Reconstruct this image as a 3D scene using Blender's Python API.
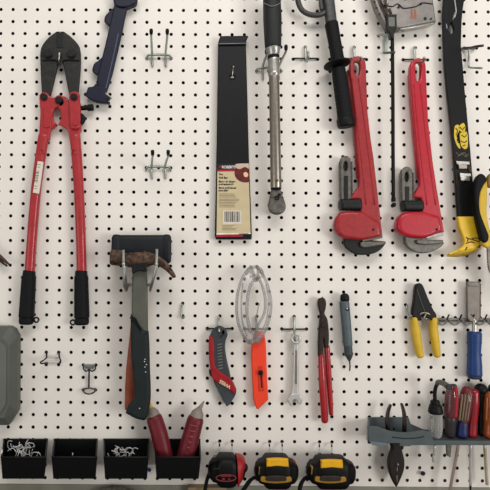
import bpy, math, random
from mathutils import Vector, Matrix
from mathutils.geometry import tessellate_polygon
random.seed(7)
SC = bpy.context.scene
COL = SC.collection
for o in list(bpy.data.objects):
    bpy.data.objects.remove(o)

# ------------------------------------------------------------------ camera
F = 530.0                       # focal length for a 490 px wide frame
CX, CY, CD = -4.7151, -0.5119, 42.9705    # camera station in inches: right, up, out from the board
RX, RY, RZ = 0.0287, 0.0025, 0.0065
UX = -60.0                     # the lens is shifted sideways
INCH = 0.0254
ZC = 1.5                        # height of the board's grid centre above the floor
U = INCH / 12.25                # one small unit
def _rot():
    c, s = math.cos, math.sin
    X = Matrix(((1,0,0),(0,c(RX),-s(RX)),(0,s(RX),c(RX))))
    Y = Matrix(((c(RY),0,s(RY)),(0,1,0),(-s(RY),0,c(RY))))
    Z = Matrix(((c(RZ),-s(RZ),0),(s(RZ),c(RZ),0),(0,0,1)))
    return Z @ Y @ X
RM = _rot()
M3 = Matrix(((1,0,0),(0,0,-1),(0,1,0)))
cam_data = bpy.data.cameras.new('camera')
cam = bpy.data.objects.new('camera', cam_data); COL.objects.link(cam)
cam_data.sensor_width = 36; cam_data.lens = F / 490 * 36
cam_data.shift_x = -UX / 490; cam_data.clip_start = 0.02; cam_data.clip_end = 50
cam.matrix_world = Matrix.Translation((CX*INCH, -CD*INCH, CY*INCH + ZC)) @ (M3 @ RM).to_4x4()
SC.camera = cam
def P(px, py, h=0.0):
    """world point standing h small units off the board, seen at photo position px, py"""
    d = RM @ Vector(((px - 245 - UX) / F, -(py - 245) / F, -1))
    t = (h / 12.25 - CD) / d.z
    return Vector(((CX + d.x*t)*INCH, -h*U, (CY + d.y*t)*INCH + ZC))
def K(h): return U * (1 - h/12.25/CD) * 0.995

# ------------------------------------------------------------------ light
SC.view_settings.view_transform = 'Standard'
SC.view_settings.look = 'None'
SC.view_settings.exposure = 0.0
SC.view_settings.gamma = 1.0
SC.view_settings.use_curve_mapping = False
W = bpy.data.worlds.new('room_air'); SC.world = W; W.use_nodes = True
W.node_tree.nodes['Background'].inputs[0].default_value = (1.0, 0.985, 0.955, 1)
W.node_tree.nodes['Background'].inputs[1].default_value = 0.38
def area(name, loc, target, sx, sy, power, color):
    l = bpy.data.lights.new(name, 'AREA'); l.shape = 'RECTANGLE'; l.size = sx; l.size_y = sy
    l.energy = power; l.color = color
    o = bpy.data.objects.new(name, l); COL.objects.link(o)
    o.location = loc
    o.rotation_euler = (Vector(target) - Vector(loc)).to_track_quat('-Z', 'Y').to_euler()
    return o
area('ceiling_lamp_light', (0.1, -1.3, 2.75), (0.0, 0, 1.75), 1.5, 0.5, 15.5, (1.0, 0.955, 0.95))
area('window_daylight', (2.2, -2.5, 1.35), (0, 0, 1.65), 1.1, 1.1, 43, (1.0, 0.985, 0.965))
area('left_fill_light', (-2.4, -2.2, 1.1), (-0.1, 0, 1.4), 1.4, 1.4, 14, (1.0, 0.98, 0.95))  # fill lamp added on the left to soften the shadows

# ------------------------------------------------------------------ materials
def lin(c):
    c = c / 255.0
    return c/12.92 if c <= 0.04045 else ((c + 0.055)/1.055)**2.4
def rgb(t): return (lin(t[0]), lin(t[1]), lin(t[2]), 1)
MATS = {}
def mat(name, col, rough=0.5, metal=0.0, var=0.12, scale=60, bump=0.0, trans=0.0, alt=None, coat=0.0, spec=0.3):
    m = bpy.data.materials.new(name); m.use_nodes = True
    nt = m.node_tree; b = nt.nodes['Principled BSDF']
    tc = nt.nodes.new('ShaderNodeTexCoord'); n = nt.nodes.new('ShaderNodeTexNoise')
    n.inputs['Scale'].default_value = scale; n.inputs['Detail'].default_value = 5
    nt.links.new(tc.outputs['Object'], n.inputs['Vector'])
    r = nt.nodes.new('ShaderNodeValToRGB'); r.color_ramp.elements[0].position = 0.35; r.color_ramp.elements[1].position = 0.68
    c = rgb(col)
    r.color_ramp.elements[0].color = tuple(x*(1-var) for x in c[:3]) + (1,)
    r.color_ramp.elements[1].color = rgb(alt) if alt else tuple(min(1, x*(1+var)) for x in c[:3]) + (1,)
    nt.links.new(n.outputs['Fac'], r.inputs[0]); nt.links.new(r.outputs[0], b.inputs['Base Color'])
    b.inputs['Roughness'].default_value = rough; b.inputs['Metallic'].default_value = metal
    b.inputs['Transmission Weight'].default_value = trans
    b.inputs['Coat Weight'].default_value = coat
    b.inputs['Specular IOR Level'].default_value = spec
    if bump:
        bp = nt.nodes.new('ShaderNodeBump'); bp.inputs['Strength'].default_value = bump; bp.inputs['Distance'].default_value = 0.0006
        nt.links.new(n.outputs['Fac'], bp.inputs['Height']); nt.links.new(bp.outputs[0], b.inputs['Normal'])
    MATS[name] = m
    return m
def clear(name, col, alpha, rough=0.1):
    m = bpy.data.materials.new(name); m.use_nodes = True
    nt = m.node_tree; b = nt.nodes['Principled BSDF']; out = nt.nodes['Material Output']
    b.inputs['Base Color'].default_value = rgb(col); b.inputs['Roughness'].default_value = rough
    t = nt.nodes.new('ShaderNodeBsdfTransparent'); mx = nt.nodes.new('ShaderNodeMixShader')
    lw = nt.nodes.new('ShaderNodeLayerWeight'); lw.inputs[0].default_value = 0.35
    mr = nt.nodes.new('ShaderNodeMapRange'); mr.inputs[3].default_value = alpha; mr.inputs[4].default_value = min(1, alpha + 0.65)
    nt.links.new(lw.outputs['Facing'], mr.inputs[0]); nt.links.new(mr.outputs[0], mx.inputs[0])
    nt.links.new(t.outputs[0], mx.inputs[1]); nt.links.new(b.outputs[0], mx.inputs[2]); nt.links.new(mx.outputs[0], out.inputs[0])
    return m
BOARD = mat('painted_hardboard', (226, 221, 212), 0.55, var=0.025, scale=9)
VOID = mat('dark_backing', (22, 19, 17), 0.9)
WOODB = mat('wood_batten', (176, 128, 98), 0.8, scale=40, var=0.2)
LEDGE = mat('grey_ledge', (136, 134, 120), 0.6, var=0.1, scale=30)
TAN = mat('tan_wood', (150, 128, 98), 0.7, var=0.15, scale=30)
BLK = mat('black_plastic', (9, 10, 10), 0.5, spec=0.2)
BLKR = mat('black_rubber', (9, 11, 12), 0.65, spec=0.2, bump=0.3, scale=300)
BIN = mat('black_bin_plastic', (6, 7, 9), 0.5)
STEELB = mat('blued_steel', (40, 40, 37), 0.5, 0.3, var=0.25, scale=120)
DKMET = mat('dark_bolt_steel', (26, 27, 27), 0.45, 0.3, var=0.3, scale=200)
RED = mat('red_enamel', (160, 38, 42), 0.4, var=0.10, scale=90, coat=0.3)
RED1 = mat('worn_red_enamel', (152, 38, 42), 0.42, var=0.12, scale=110, bump=0.15, coat=0.2)
RED2 = mat('bright_red_enamel', (174, 28, 44), 0.38, var=0.08, scale=110, bump=0.1, coat=0.3)
NAVY = mat('navy_plastic', (12, 15, 38), 0.5, var=0.12)
PAPER = mat('white_paper', (212, 205, 190), 0.6, var=0.05)
BEIGE = mat('beige_card', (192, 177, 140), 0.55, var=0.05)
INK = mat('black_ink', (26, 24, 24), 0.6)
GREYINK = mat('grey_ink', (120, 110, 88), 0.6)
WHITE = mat('white_ink', (225, 222, 216), 0.5)
REDINK = mat('red_ink', (165, 25, 45), 0.5)
MAROON = mat('maroon_print', (92, 28, 24), 0.5, var=0.35, scale=200)
SKIN = mat('peach_print', (222, 178, 140), 0.5)
GUN = mat('black_steel_bar', (8, 9, 10), 0.5, 0.0, spec=0.22, var=0.15, scale=60)
CHROME = mat('chrome', (178, 175, 168), 0.3, 0.85, var=0.1)
WCHR = mat('polished_chrome_vanadium', (196, 194, 190), 0.3, 0.45, var=0.06)
SATIN = mat('satin_steel', (150, 142, 131), 0.3, 0.95, var=0.1, scale=150)
ZINC = mat('zinc_wire', (158, 163, 156), 0.3, 0.85, var=0.15, scale=150)
RAILM = mat('grey_rail_wire', (128, 126, 120), 0.4, 0.4)
DZINC = mat('dull_zinc_wire', (88, 88, 84), 0.4, 0.8, var=0.2, scale=150)
GRIPG = mat('charcoal_grip', (28, 30, 30), 0.55, bump=0.3, scale=400)
GREYM = mat('grey_cast_metal', (66, 66, 64), 0.45, 0.4, var=0.2, scale=120)
JAWST = mat('jaw_steel', (98, 95, 88), 0.45, 0.5, var=0.25, scale=150)
JAWBR = mat('bright_jaw_steel', (150, 148, 142), 0.45, 0.5, var=0.15, scale=150)
STAPLE = mat('brushed_grey_steel', (124, 120, 115), 0.38, 0.6, var=0.12, scale=60)
ORINK = mat('orange_ink', (178, 92, 44), 0.5)
YEL = mat('yellow_enamel', (220, 180, 40), 0.42, var=0.08, scale=80)
YEL2 = mat('yellow_grip', (204, 168, 46), 0.5, var=0.06, scale=80)
YELT = mat('tape_yellow', (224, 168, 24), 0.5, var=0.05)
YELS = mat('sticker_yellow', (206, 178, 52), 0.5, var=0.1, scale=150)
EDGE = mat('tan_edge', (120, 92, 72), 0.6)
RUST = mat('rusty_steel', (52, 38, 31), 0.55, 0.35, var=0.3, scale=140, bump=0.4, alt=(104, 80, 62))
MALH = mat('dark_mallet_rubber', (13, 19, 25), 0.55, var=0.15)
NECK = mat('grey_green_fibreglass', (84, 85, 76), 0.5, var=0.08)
HGRIP = mat('dark_green_rubber', (21, 31, 31), 0.65, var=0.15)
WOODR = mat('red_brown_wood', (142, 68, 44), 0.5, var=0.2, scale=60)
CASE = mat('grey_case_plastic', (88, 90, 84), 0.5, var=0.06, scale=20)
KGREY = mat('dark_grey_plastic', (54, 58, 60), 0.5, var=0.1)
KRED = mat('knife_red', (150, 22, 30), 0.45)
ORANGE = mat('orange_enamel', (232, 66, 36), 0.42, var=0.05)
PLRED = mat('pliers_red_dip', (158, 18, 26), 0.32, coat=0.4)
OLDST = mat('old_brown_steel', (44, 35, 30), 0.5, 0.3, var=0.3, scale=200)
PENG = mat('slate_plastic', (80, 91, 95), 0.45, var=0.1)
BLUE = mat('blue_plastic', (24, 58, 110), 0.4, var=0.1)
DBLUE = mat('dark_blue_plastic', (24, 34, 82), 0.4)
HOLD = mat('slate_grey_holder', (74, 82, 84), 0.5, var=0.12, scale=40)
BRED = mat('bottle_red', (98, 20, 30), 0.45, var=0.15, scale=60)
NOZ = mat('nozzle_grey', (132, 122, 114), 0.4)
NOZY = mat('nozzle_yellow', (190, 150, 60), 0.4)
TRED = mat('tape_red', (150, 22, 28), 0.45)
ORH = mat('orange_handle', (150, 72, 30), 0.35, var=0.2, coat=0.4)
CLR = clear('clear_plastic', (150, 147, 144), 0.36)
CLRL = clear('clear_lens', (205, 203, 200), 0.2)
CLRR = clear('clear_red_plastic', (104, 48, 54), 0.6)
BROWNT = mat('brown_tool_plastic', (72, 46, 38), 0.5)

# ------------------------------------------------------------------ mesh helpers
def catmull(pts, k=5, closed=True):
    """points (x, y) are smoothed through, (x, y, 1) are corners"""
    n = len(pts); out = []
    rng = range(n if closed else n-1)
    for i in rng:
        p0, p1, p2, p3 = [pts[(i+j) % n] if closed else pts[max(0, min(n-1, i+j))] for j in (-1, 0, 1, 2)]
        a, b = Vector(p1[:2]), Vector(p2[:2])
        c1 = len(p1) > 2; c2 = len(p2) > 2
        if c1 and c2:
            out.append(tuple(a)); continue
        m1 = (b - a) if c1 else (b - Vector(p0[:2])) * 0.5
        m2 = (b - a) if c2 else (Vector(p3[:2]) - a) * 0.5
        for j in range(k):
            t = j/k; t2 = t*t; t3 = t2*t
            v = a*(2*t3-3*t2+1) + m1*(t3-2*t2+t) + b*(-2*t3+3*t2) + m2*(t3-t2)
            out.append(tuple(v))
    if not closed: out.append(tuple(pts[-1][:2]))
    return out
def ell(cx, cy, rx, ry=None, n=20, a0=0):
    ry = rx if ry is None else ry
    return [(cx + rx*math.cos(a0+2*math.pi*i/n), cy + ry*math.sin(a0+2*math.pi*i/n)) for i in range(n)]
def rect(x0, y0, x1, y1): return [(x0, y0), (x1, y0), (x1, y1), (x0, y1)]
def area2(p): return sum(p[i][0]*p[(i+1) % len(p)][1] - p[(i+1) % len(p)][0]*p[i][1] for i in range(len(p)))
def path(pts, k=5):
    """smooth a 3-component path"""
    V = [Vector(p) for p in pts]; n = len(V); out = []
    for i in range(n-1):
        a, b = V[i], V[i+1]; m1 = (b - V[max(0, i-1)])*0.5; m2 = (V[min(n-1, i+2)] - a)*0.5
        for j in range(k):
            t = j/k; t2 = t*t; t3 = t2*t
            out.append(a*(2*t3-3*t2+1) + m1*(t3-2*t2+t) + b*(-2*t3+3*t2) + m2*(t3-t2))
    out.append(V[-1]); return out
def lerp_list(vals, n):
    if not isinstance(vals, (list, tuple)): return [vals]*n
    r = []
    for i in range(n):
        t = i/(n-1)*(len(vals)-1); k = min(int(t), len(vals)-2); r.append(vals[k]*(1-(t-k)) + vals[k+1]*(t-k))
    return r

class MB:
    def __init__(s): s.v = []; s.f = []; s.sm = []
    def add(s, vs, fs, smooth=False):
        o = len(s.v); s.v += [Vector(x) for x in vs]; s.f += [tuple(i+o for i in f) for f in fs]; s.sm += [smooth]*len(fs); return s
    def prism(s, pts, h0, h1, bev=0.5, holes=(), steps=2, draft=0.13):
        """outline as seen at height h1, extruded down to h0, with a rounded rim"""
        loops = [list(pts)] + [list(h) for h in holes]
        if area2(loops[0]) < 0: loops[0].reverse()
        for i in range(1, len(loops)):
            if area2(loops[i]) > 0: loops[i].reverse()
        bev = min(bev, (h1-h0)*0.9)
        front = []; back = []
        for L in loops:
            n = len(L); rings = []
            nrm = []
            for i in range(n):
                a = Vector(L[i-1]); b = Vector(L[i]); c = Vector(L[(i+1) % n])
                e1 = (b-a); e2 = (c-b)
                e1 = e1.normalized() if e1.length > 1e-6 else Vector((0, 0)); e2 = e2.normalized() if e2.length > 1e-6 else e1
                n1 = Vector((-e1.y, e1.x)); n2 = Vector((-e2.y, e2.x)); m = n1+n2
                if m.length < 1e-4: m = n1
                m.normalize(); q = max(0.5, m.dot(n1)); nrm.append(m/q)
            base = [P(x, y, h1) for x, y in L]
            def ringat(off, h):
                r = []
                for (x, y), nn in zip(L, nrm):
                    p = P(x + nn.x*off, y + nn.y*off, h1); r.append(Vector((p.x, -h*U, p.z)))
                return r
            rings.append(ringat(min(2.2, draft*(h1-h0)), h0)); rings.append(ringat(0, h1-bev))
            if bev > 0:
                for j in range(1, steps+1):
                    a = math.pi/2*j/steps
                    rings.append(ringat(bev*(1-math.cos(a)), h1 - bev*(1-math.sin(a))))
            o = len(s.v)
            for r in rings: s.v += r
            for k in range(len(rings)-1):
                for i in range(n):
                    j = (i+1) % n
                    s.f.append((o+k*n+i, o+k*n+j, o+(k+1)*n+j, o+(k+1)*n+i)); s.sm.append(bev > 0 and k > 0)
            back.append((o, n)); front.append((o+(len(rings)-1)*n, n))
        for grp, flip in ((back, True), (front, False)):
            idx = [o+i for o, n in grp for i in range(n)]
            polys = [[Vector((s.v[o+i].x, s.v[o+i].z, 0)) for i in range(n)] for o, n in grp]
            for t in tessellate_polygon(polys):
                t = tuple(idx[q] for q in t)
                a, b, c = (s.v[q] for q in t)
                if (b-a).cross(c-a).y > 0: t = t[::-1]      # towards the room
                s.f.append(t[::-1] if flip else t); s.sm.append(False)
        return s
    def disc(s, x, y, h0, h1, r, bev=0.4, n=20, a0=0, ry=None): return s.prism(ell(x, y, r, ry, n, a0), h0, h1, bev)
    def ring(s, x, y, h0, h1, r, ri, bev=0.3, n=24): return s.prism(ell(x, y, r, None, n), h0, h1, bev, holes=[ell(x, y, ri, None, n)])
    def sweep(s, pts, w, d, n=2.0, seg=16, cap=True, k=5, arc=None, grow=0.0, smooth=True):
        """a bar along pts (px, py, h): half-widths w across, half-depths d, superellipse power n"""
        pp = path(pts, k) if len(pts) > 2 else [Vector(pts[0])*(1-i/4)+Vector(pts[1])*(i/4) for i in range(5)]
        m = len(pp); ws = lerp_list(w, m); ds = lerp_list(d, m)
        C = [P(p.x, p.y, p.z) for p in pp]
        rings = []
        def ringat(c, t, ww, dd, h):
            side = t.cross(Vector((0, -1, 0)))
            side = side.normalized() if side.length > 1e-6 else Vector((1, 0, 0))
            up = side.cross(t).normalized()
            if up.y > 0: up = -up
            r = []
            a0, a1 = arc if arc else (0, 2*math.pi)
            cnt = seg + (1 if arc else 0)
            for i in range(cnt):
                a = a0 + (a1-a0)*i/seg
                ca, sa = math.cos(a), math.sin(a)
                x = math.copysign(abs(ca)**(2/n), ca)*(ww+grow)*K(h); y = math.copysign(abs(sa)**(2/n), sa)*(dd+grow)*K(h)
                r.append(c + side*x + up*y)
            return r
        T = []
        for i in range(m):
            t = C[min(m-1, i+1)] - C[max(0, i-1)]; T.append(t.normalized())
        capn = 3
        if cap and not arc:
            r0 = min(ws[0], ds[0])*0.8*K(pp[0].z)*(0.45 if cap == 'flat' else 1)
            for j in range(capn):
                a = math.pi/2*(j+0.5)/(capn+0.5)
                f = math.sin(a) if cap != 'flat' else 0.75+0.25*math.sin(a)
                rings.append(ringat(C[0] - T[0]*r0*math.cos(a), T[0], ws[0]*f, ds[0]*f, pp[0].z))
        for i in range(m): rings.append(ringat(C[i], T[i], ws[i], ds[i], pp[i].z))
        if cap and not arc:
            r1 = min(ws[-1], ds[-1])*0.8*K(pp[-1].z)*(0.45 if cap == 'flat' else 1)
            for j in range(capn-1, -1, -1):
                a = math.pi/2*(j+0.5)/(capn+0.5)
                f = math.sin(a) if cap != 'flat' else 0.75+0.25*math.sin(a)
                rings.append(ringat(C[-1] + T[-1]*r1*math.cos(a), T[-1], ws[-1]*f, ds[-1]*f, pp[-1].z))
        c = len(rings[0]); vs = [v for r in rings for v in r]; fs = []
        for k_ in range(len(rings)-1):
            for i in range(c if not arc else c-1):
                j = (i+1) % c; fs.append((k_*c+i, k_*c+j, (k_+1)*c+j, (k_+1)*c+i))
        s.add(vs, fs, smooth)
        if not arc:
            L = len(rings)-1
            s.add(vs[:c], [tuple(range(c))[::-1]], False); s.add(vs[L*c:], [tuple(range(c))], False)
        return s
    def tube(s, pts, r, k=5, seg=8, smooth_path=True, closed=False):
        """round wire through (px, py, h) points, r small units"""
        pp = path(pts, k) if smooth_path and len(pts) > 2 else [Vector(p) for p in pts]
        C = [P(p.x, p.y, p.z) for p in pp]; m = len(C); rs = lerp_list(r, m)
        t0 = (C[1]-C[0]).normalized(); up = t0.orthogonal().normalized(); vs = []; fs = []
        for i in range(m):
            t = (C[min(m-1, i+1)] - C[max(0, i-1)]).normalized()
            up = (up - t*up.dot(t)); up = up.normalized() if up.length > 1e-6 else t.orthogonal().normalized()
            sd = t.cross(up)
            for j in range(seg):
                a = 2*math.pi*j/seg; vs.append(C[i] + (up*math.cos(a) + sd*math.sin(a))*rs[i]*U)
        for i in range(m-1):
            for j in range(seg):
                q = (j+1) % seg; fs.append((i*seg+j, i*seg+q, (i+1)*seg+q, (i+1)*seg+j))
        fs.append(tuple(range(seg))[::-1]); fs.append(tuple((m-1)*seg+j for j in range(seg)))
        return s.add(vs, fs, True)
    def ball(s, x, y, h, r, sx=1, sy=1, sz=1, n=12):
        c = P(x, y, h); vs = []; fs = []
        for i in range(n//2+1):
            a = math.pi*i/(n//2)
            for j in range(n):
                b = 2*math.pi*j/n
                vs.append(c + Vector((math.sin(a)*math.cos(b)*sx, math.sin(a)*math.sin(b)*sy, math.cos(a)*sz))*r*U)
        for i in range(n//2):
            for j in range(n):
                q = (j+1) % n; fs.append((i*n+j, i*n+q, (i+1)*n+q, (i+1)*n+j))
        return s.add(vs, fs, True)
ORG = {}
def link(name, mb, m, parent=None, label=None):
    me = bpy.data.meshes.new(name)
    if parent is None:
        lo = Vector([min(v[i] for v in mb.v) for i in range(3)]); hi = Vector([max(v[i] for v in mb.v) for i in range(3)])
        org = (lo+hi)/2
    else: org = ORG[parent.name]
    me.from_pydata([tuple(v - org) for v in mb.v], [], mb.f)
    me.polygons.foreach_set('use_smooth', mb.sm); me.materials.append(m); me.update()
    import bmesh
    bm = bmesh.new(); bm.from_mesh(me); bmesh.ops.remove_doubles(bm, verts=bm.verts, dist=1e-6)
    bmesh.ops.recalc_face_normals(bm, faces=bm.faces); bm.to_mesh(me); bm.free()
    o = bpy.data.objects.new(name, me); COL.objects.link(o)
    if parent is None: o.location = org
    else: o.parent = parent
    ORG[o.name] = org
    if label: o['label'] = label
    return o
def tag(o, label, cat, group=None):
    o['label'] = label; o['category'] = cat
    if group: o['group'] = group
    return o
def thing(name, label, cat, x, y, h=0, group=None):
    o = bpy.data.objects.new(name, None); COL.objects.link(o); o.empty_display_size = 0.01
    o.location = P(x, y, h); ORG[o.name] = P(x, y, h)
    return tag(o, label, cat, group)
def struct(name, mb, m):
    o = link(name, mb, m); o['kind'] = 'structure'; return o
def text(name, body, x, y, h, size, rot, m, parent, bold=0.0, sx=1.0, label=None, align='LEFT'):
    """writing lying in a plane parallel to the board; size = capital height in small units"""
    cu = bpy.data.curves.new('w', 'FONT'); cu.body = body; cu.size = 1.0; cu.offset = bold; cu.extrude = 0.02; cu.align_x = align
    to = bpy.data.objects.new('w', cu); COL.objects.link(to)
    dg = bpy.context.evaluated_depsgraph_get(); me = bpy.data.meshes.new_from_object(to.evaluated_get(dg))
    bpy.data.objects.remove(to); bpy.data.curves.remove(cu)
    s_ = size/0.7*K(h); c = P(x, y, h); a = math.radians(rot); mb = MB()
    vs = []
    for v in me.vertices:
        tx, ty = v.co.x*s_*sx, v.co.y*s_
        vs.append(c + Vector((tx*math.cos(a)-ty*math.sin(a), -v.co.z*s_, tx*math.sin(a)+ty*math.cos(a))))
    mb.add(vs, [tuple(p.vertices) for p in me.polygons]); bpy.data.meshes.remove(me)
    return link(name, mb, m, parent, label)

# ------------------------------------------------------------------ the board and what is behind it
def G(c, r): return Vector(((c-20-0.0042*(20-r))*INCH, 0, (20-r)*INCH + ZC))
def pegboard():
    T = 3.0*U; R = 1.72*U; n = 12
    c0, c1, r0, r1 = -3, 42, -2, 38
    vs = []; fs = []; core = []
    for c in range(c0, c1+1):
        for r in range(r0, r1+1):
            g = G(c, r); o = len(vs); hs = INCH/2
            jx = random.uniform(-0.05, 0.05)*U; jz = random.uniform(-0.05, 0.05)*U
            for i in range(n):
                a = 2*math.pi*(i+0.5)/n; ca, sa = math.cos(a), math.sin(a)
                q = hs/max(abs(ca), abs(sa))
                if i % 3 == 1: qx, qz = hs*math.copysign(1, ca), hs*math.copysign(1, sa)
                else: qx, qz = ca*q, sa*q
                vs.append((g.x+qx, 0, g.z+qz)); 
            for i in range(n):
                a = 2*math.pi*(i+0.5)/n
                vs.append((g.x+jx+R*math.cos(a), 0, g.z+jz+R*math.sin(a)))
            for i in range(n):
                a = 2*math.pi*(i+0.5)/n
                vs.append((g.x+jx+R*math.cos(a), T, g.z+jz+R*math.sin(a)))
            for i in range(n):
                j = (i+1) % n
                fs.append((o+i, o+j, o+n+j, o+n+i)); fs.append((o+n+i, o+n+j, o+2*n+j, o+2*n+i)); core += [0, 1]
    # rim of the panel
    mb = MB(); mb.add(vs, fs)
    a = G(c0-0.5, r0-0.5); b = G(c1+0.5, r1+0.5)
    o = [(a.x,0,a.z),(b.x,0,a.z),(b.x,0,b.z),(a.x,0,b.z),(a.x,T,a.z),(b.x,T,a.z),(b.x,T,b.z),(a.x,T,b.z)]
    mb.add(o, [(0,1,5,4),(1,2,6,5),(2,3,7,6),(3,0,4,7)])
    me = bpy.data.meshes.new('pegboard'); me.from_pydata([tuple(v) for v in mb.v], [], mb.f); me.materials.append(BOARD); me.materials.append(mat('hardboard_core', (58, 42, 34), 0.9)); me.polygons.foreach_set('material_index', core + [0]*(len(mb.f)-len(core))); me.update()
    import bmesh
    bm = bmesh.new(); bm.from_mesh(me); bmesh.ops.remove_doubles(bm, verts=bm.verts, dist=1e-6); bmesh.ops.recalc_face_normals(bm, faces=bm.faces); bm.to_mesh(me); bm.free()
    ob = bpy.data.objects.new('wall_pegboard', me); COL.objects.link(ob); ob['kind'] = 'structure'
    return ob
pegboard()
def wbox(x0, x1, y0, y1, z0, z1):
    v = [(x, y, z) for x in (x0, x1) for y in (y0, y1) for z in (z0, z1)]
    return MB().add(v, [(0,1,3,2),(4,6,7,5),(0,4,5,1),(2,3,7,6),(0,2,6,4),(1,5,7,3)])
zb = G(0, 38.5).z
struct('wall_back', wbox(-0.9, 0.9, 0.020, 0.05, 0, 2.2), VOID)
b_ = wbox(G(21.5,0).x, G(41.5,0).x, 0.0065, 0.020, zb, G(0, 35.5).z); struct('trim_2', b_, WOODB)
b_ = wbox(G(7.6,0).x, G(10.4,0).x, 0.0065, 0.020, G(0,13.4).z, G(0,10.6).z); struct('trim_3', b_, WOODB)
struct('trim_1', wbox(-0.75, 0.75, -0.001, 0.020, zb-0.0348, zb-0.0004), LEDGE)
t_ = wbox(-0.9, 0.9, -0.50, 0.0199, zb-0.075, zb-0.035); struct('unseen_bench', t_, mat('unseen_bench_top', (84, 70, 56), 0.7, var=0.2, scale=12))  # unseen bench added below the frame to darken the foot of the board
a = P(188, 485.5, 4); b = P(226, 500, 4)
tag(link('wood_block', wbox(a.x, b.x, -0.018, -0.0012, zb-0.0349, a.z), TAN), 'tan wooden block at the bottom edge below the black and red tape measure', 'wood block')
a = P(101, 487, 4)
mb = MB(); mb.sweep([(101, 498.5, 8), (106, 497, 8), (118, 496.5, 8), (128, 497, 8), (133, 498.5, 8)], [8, 9, 10, 9, 8], 6)
tag(link('dark_tool', mb, mat('murky_green_plastic', (100, 98, 84), 0.5, var=0.5, scale=120)), 'murky dark object cut off at the bottom edge under the third black bin', 'tool')

# ------------------------------------------------------------------ pegboard hooks
def prong_hook(label, xl, xr, yb, tl, tr, legs, group=None, hh0=38, name='double_prong_hook', tips=True):
    t = thing(name, label, 'pegboard hook', (xl+xr)/2, yb, 0, group)
    mb = MB(); mb.tube([(xl, yb+3.5, -4), (xl, yb+3, 1), (xl+1, yb+0.5, 3.5), (xl+4, yb-0.5, 4), ((xl+xr)/2, yb-0.6, 4), (xr-4, yb-0.5, 4), (xr-1, yb+0.5, 3.5), (xr, yb+3, 1), (xr, yb+3.5, -4)], 1.15)
    link('crossbar', mb, ZINC, t)
    for i, (tx, ty, *hq) in enumerate((tl, tr)):
        rx = legs[i]; hh = hq[0] if hq else hh0
        mb = MB(); mb.tube([(rx+0.4, yb+11.5, 1.3), (rx+0.2, yb+5, 1.6), (rx, yb+0.5, 2.6), (rx, yb-1, min(6, hh*0.6)), (rx+(tx-rx)*0.5, yb+(ty-yb)*0.42, max(hh*0.5, min(6, hh*0.8))), (tx, ty+5, hh*0.93), (tx, ty, hh)], 1.15)
        p = link('prong', mb, ZINC, t)
        if tips:
            mb = MB(); mb.tube([(tx, ty+4, hh*0.95), (tx, ty+1, hh+0.4), (tx, ty-1, hh+0.8)], [1.5, 1.8, 1.4], k=3); link('tip_cap', mb, BLK, p, 'black rubber cap')
    return t
prong_hook('empty zinc double hook with black tips near the top, right of the navy tool', 146.7, 171, 55.3, (151.2, 30), (167.3, 30), (152, 165.5), 'empty double hooks with black tips')
prong_hook('empty zinc double hook with black tips directly above the mallet head', 146, 170.5, 167.3, (152.6, 151), (168.2, 151), (151.5, 165), 'empty double hooks with black tips')
prong_hook('double prong hook gripping the neck of the torque wrench', 256.5, 281.2, 68.5, (266.5, 50, 8), (286, 46), (262.5, 278.5))
def peg_hook(label, x, y, tx=2.5, ty=-7, hh=20, half=12.3, m=DZINC, group='single hooks with a cross wire'):
    """cross wire in two holes, back wire in the hole above, prong coming out"""
    t = thing('single_prong_hook', label, 'pegboard hook', x, y, 0, group)
    mb = MB(); mb.tube([(x-half, y, -4), (x-half, y, 0.4), (x-half+2, y, 1.6), (x, y, 1.8), (x+half-2, y, 1.6), (x+half, y, 0.4), (x+half, y, -4)], 0.75)
    link('cross_wire', mb, DKMET, t)
    mb = MB(); mb.tube([(x-0.1, y-12.1, -4), (x-0.1, y-12, 0.3), (x-0.1, y-10.5, 2.6), (x, y-3, 3.2), (x, y+1, 3.6), (x+0.2, y+3, 6), (x+tx*0.5, y+3.2, hh*0.6), (x+tx, y+0.8, hh*0.95), (x+tx, y+ty*0.5, hh+2), (x+tx, y+ty, hh+2.4)], 1.15)
    link('prong', mb, ZINC, t)
    return t
peg_hook('empty single wire hook between the torque wrench and the black gripped tool', 305.7, 58.4)
peg_hook('single wire hook carrying the left pipe wrench', 354, 58.6, 7, -2, 22)
peg_hook('single wire hook carrying the right pipe wrench', 414.8, 59.4, 9.5, -2.5, 22)
peg_hook('single wire hook holding the red and grey folding utility knife', 218.8, 328.6, 0.5, 3, 12)
peg_hook('single wire hook under the clear glasses holding the orange box cutter', 256.3, 329, 1, 3, 12)
peg_hook('single wire hook holding the chrome combination wrench', 294.2, 329.2, 0.8, 5.5, 12)

t = thing('bracket_hook', 'empty zinc bracket hook with two long wires, right of the pry bar near the top', 'pegboard hook', 463, 48)
mb = MB(); mb.tube([(462.6, 48.2, -4), (462.6, 48.2, 1), (464, 48, 6), (470, 47.8, 14), (476, 46.5, 26), (483, 45.6, 34)], 1.2); link('prong', mb, DZINC, t)
mb = MB(); mb.tube([(475, 48.4, -4), (474.6, 48.2, 1), (472, 48.6, 3), (464, 48.6, 3)], 1.2); link('cross_wire', mb, DZINC, t)
mb = MB(); mb.tube([(469, 49, 5), (468.8, 57, 3), (468.6, 66, 3), (470, 67.6, 6), (476, 68, 16), (482, 68, 24)], 0.9); link('lower_wire', mb, ZINC, t)
t = thing('bracket_hook', 'zinc bracket hook holding the long black rod below the staple gun', 'pegboard hook', 385, 40)
mb = MB(); mb.tube([(378.5, 35, -4), (378.5, 35, 1), (381, 34.8, 5), (387, 34.3, 12), (392, 33.5, 16)], 1.2); link('prong', mb, ZINC, t)
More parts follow.
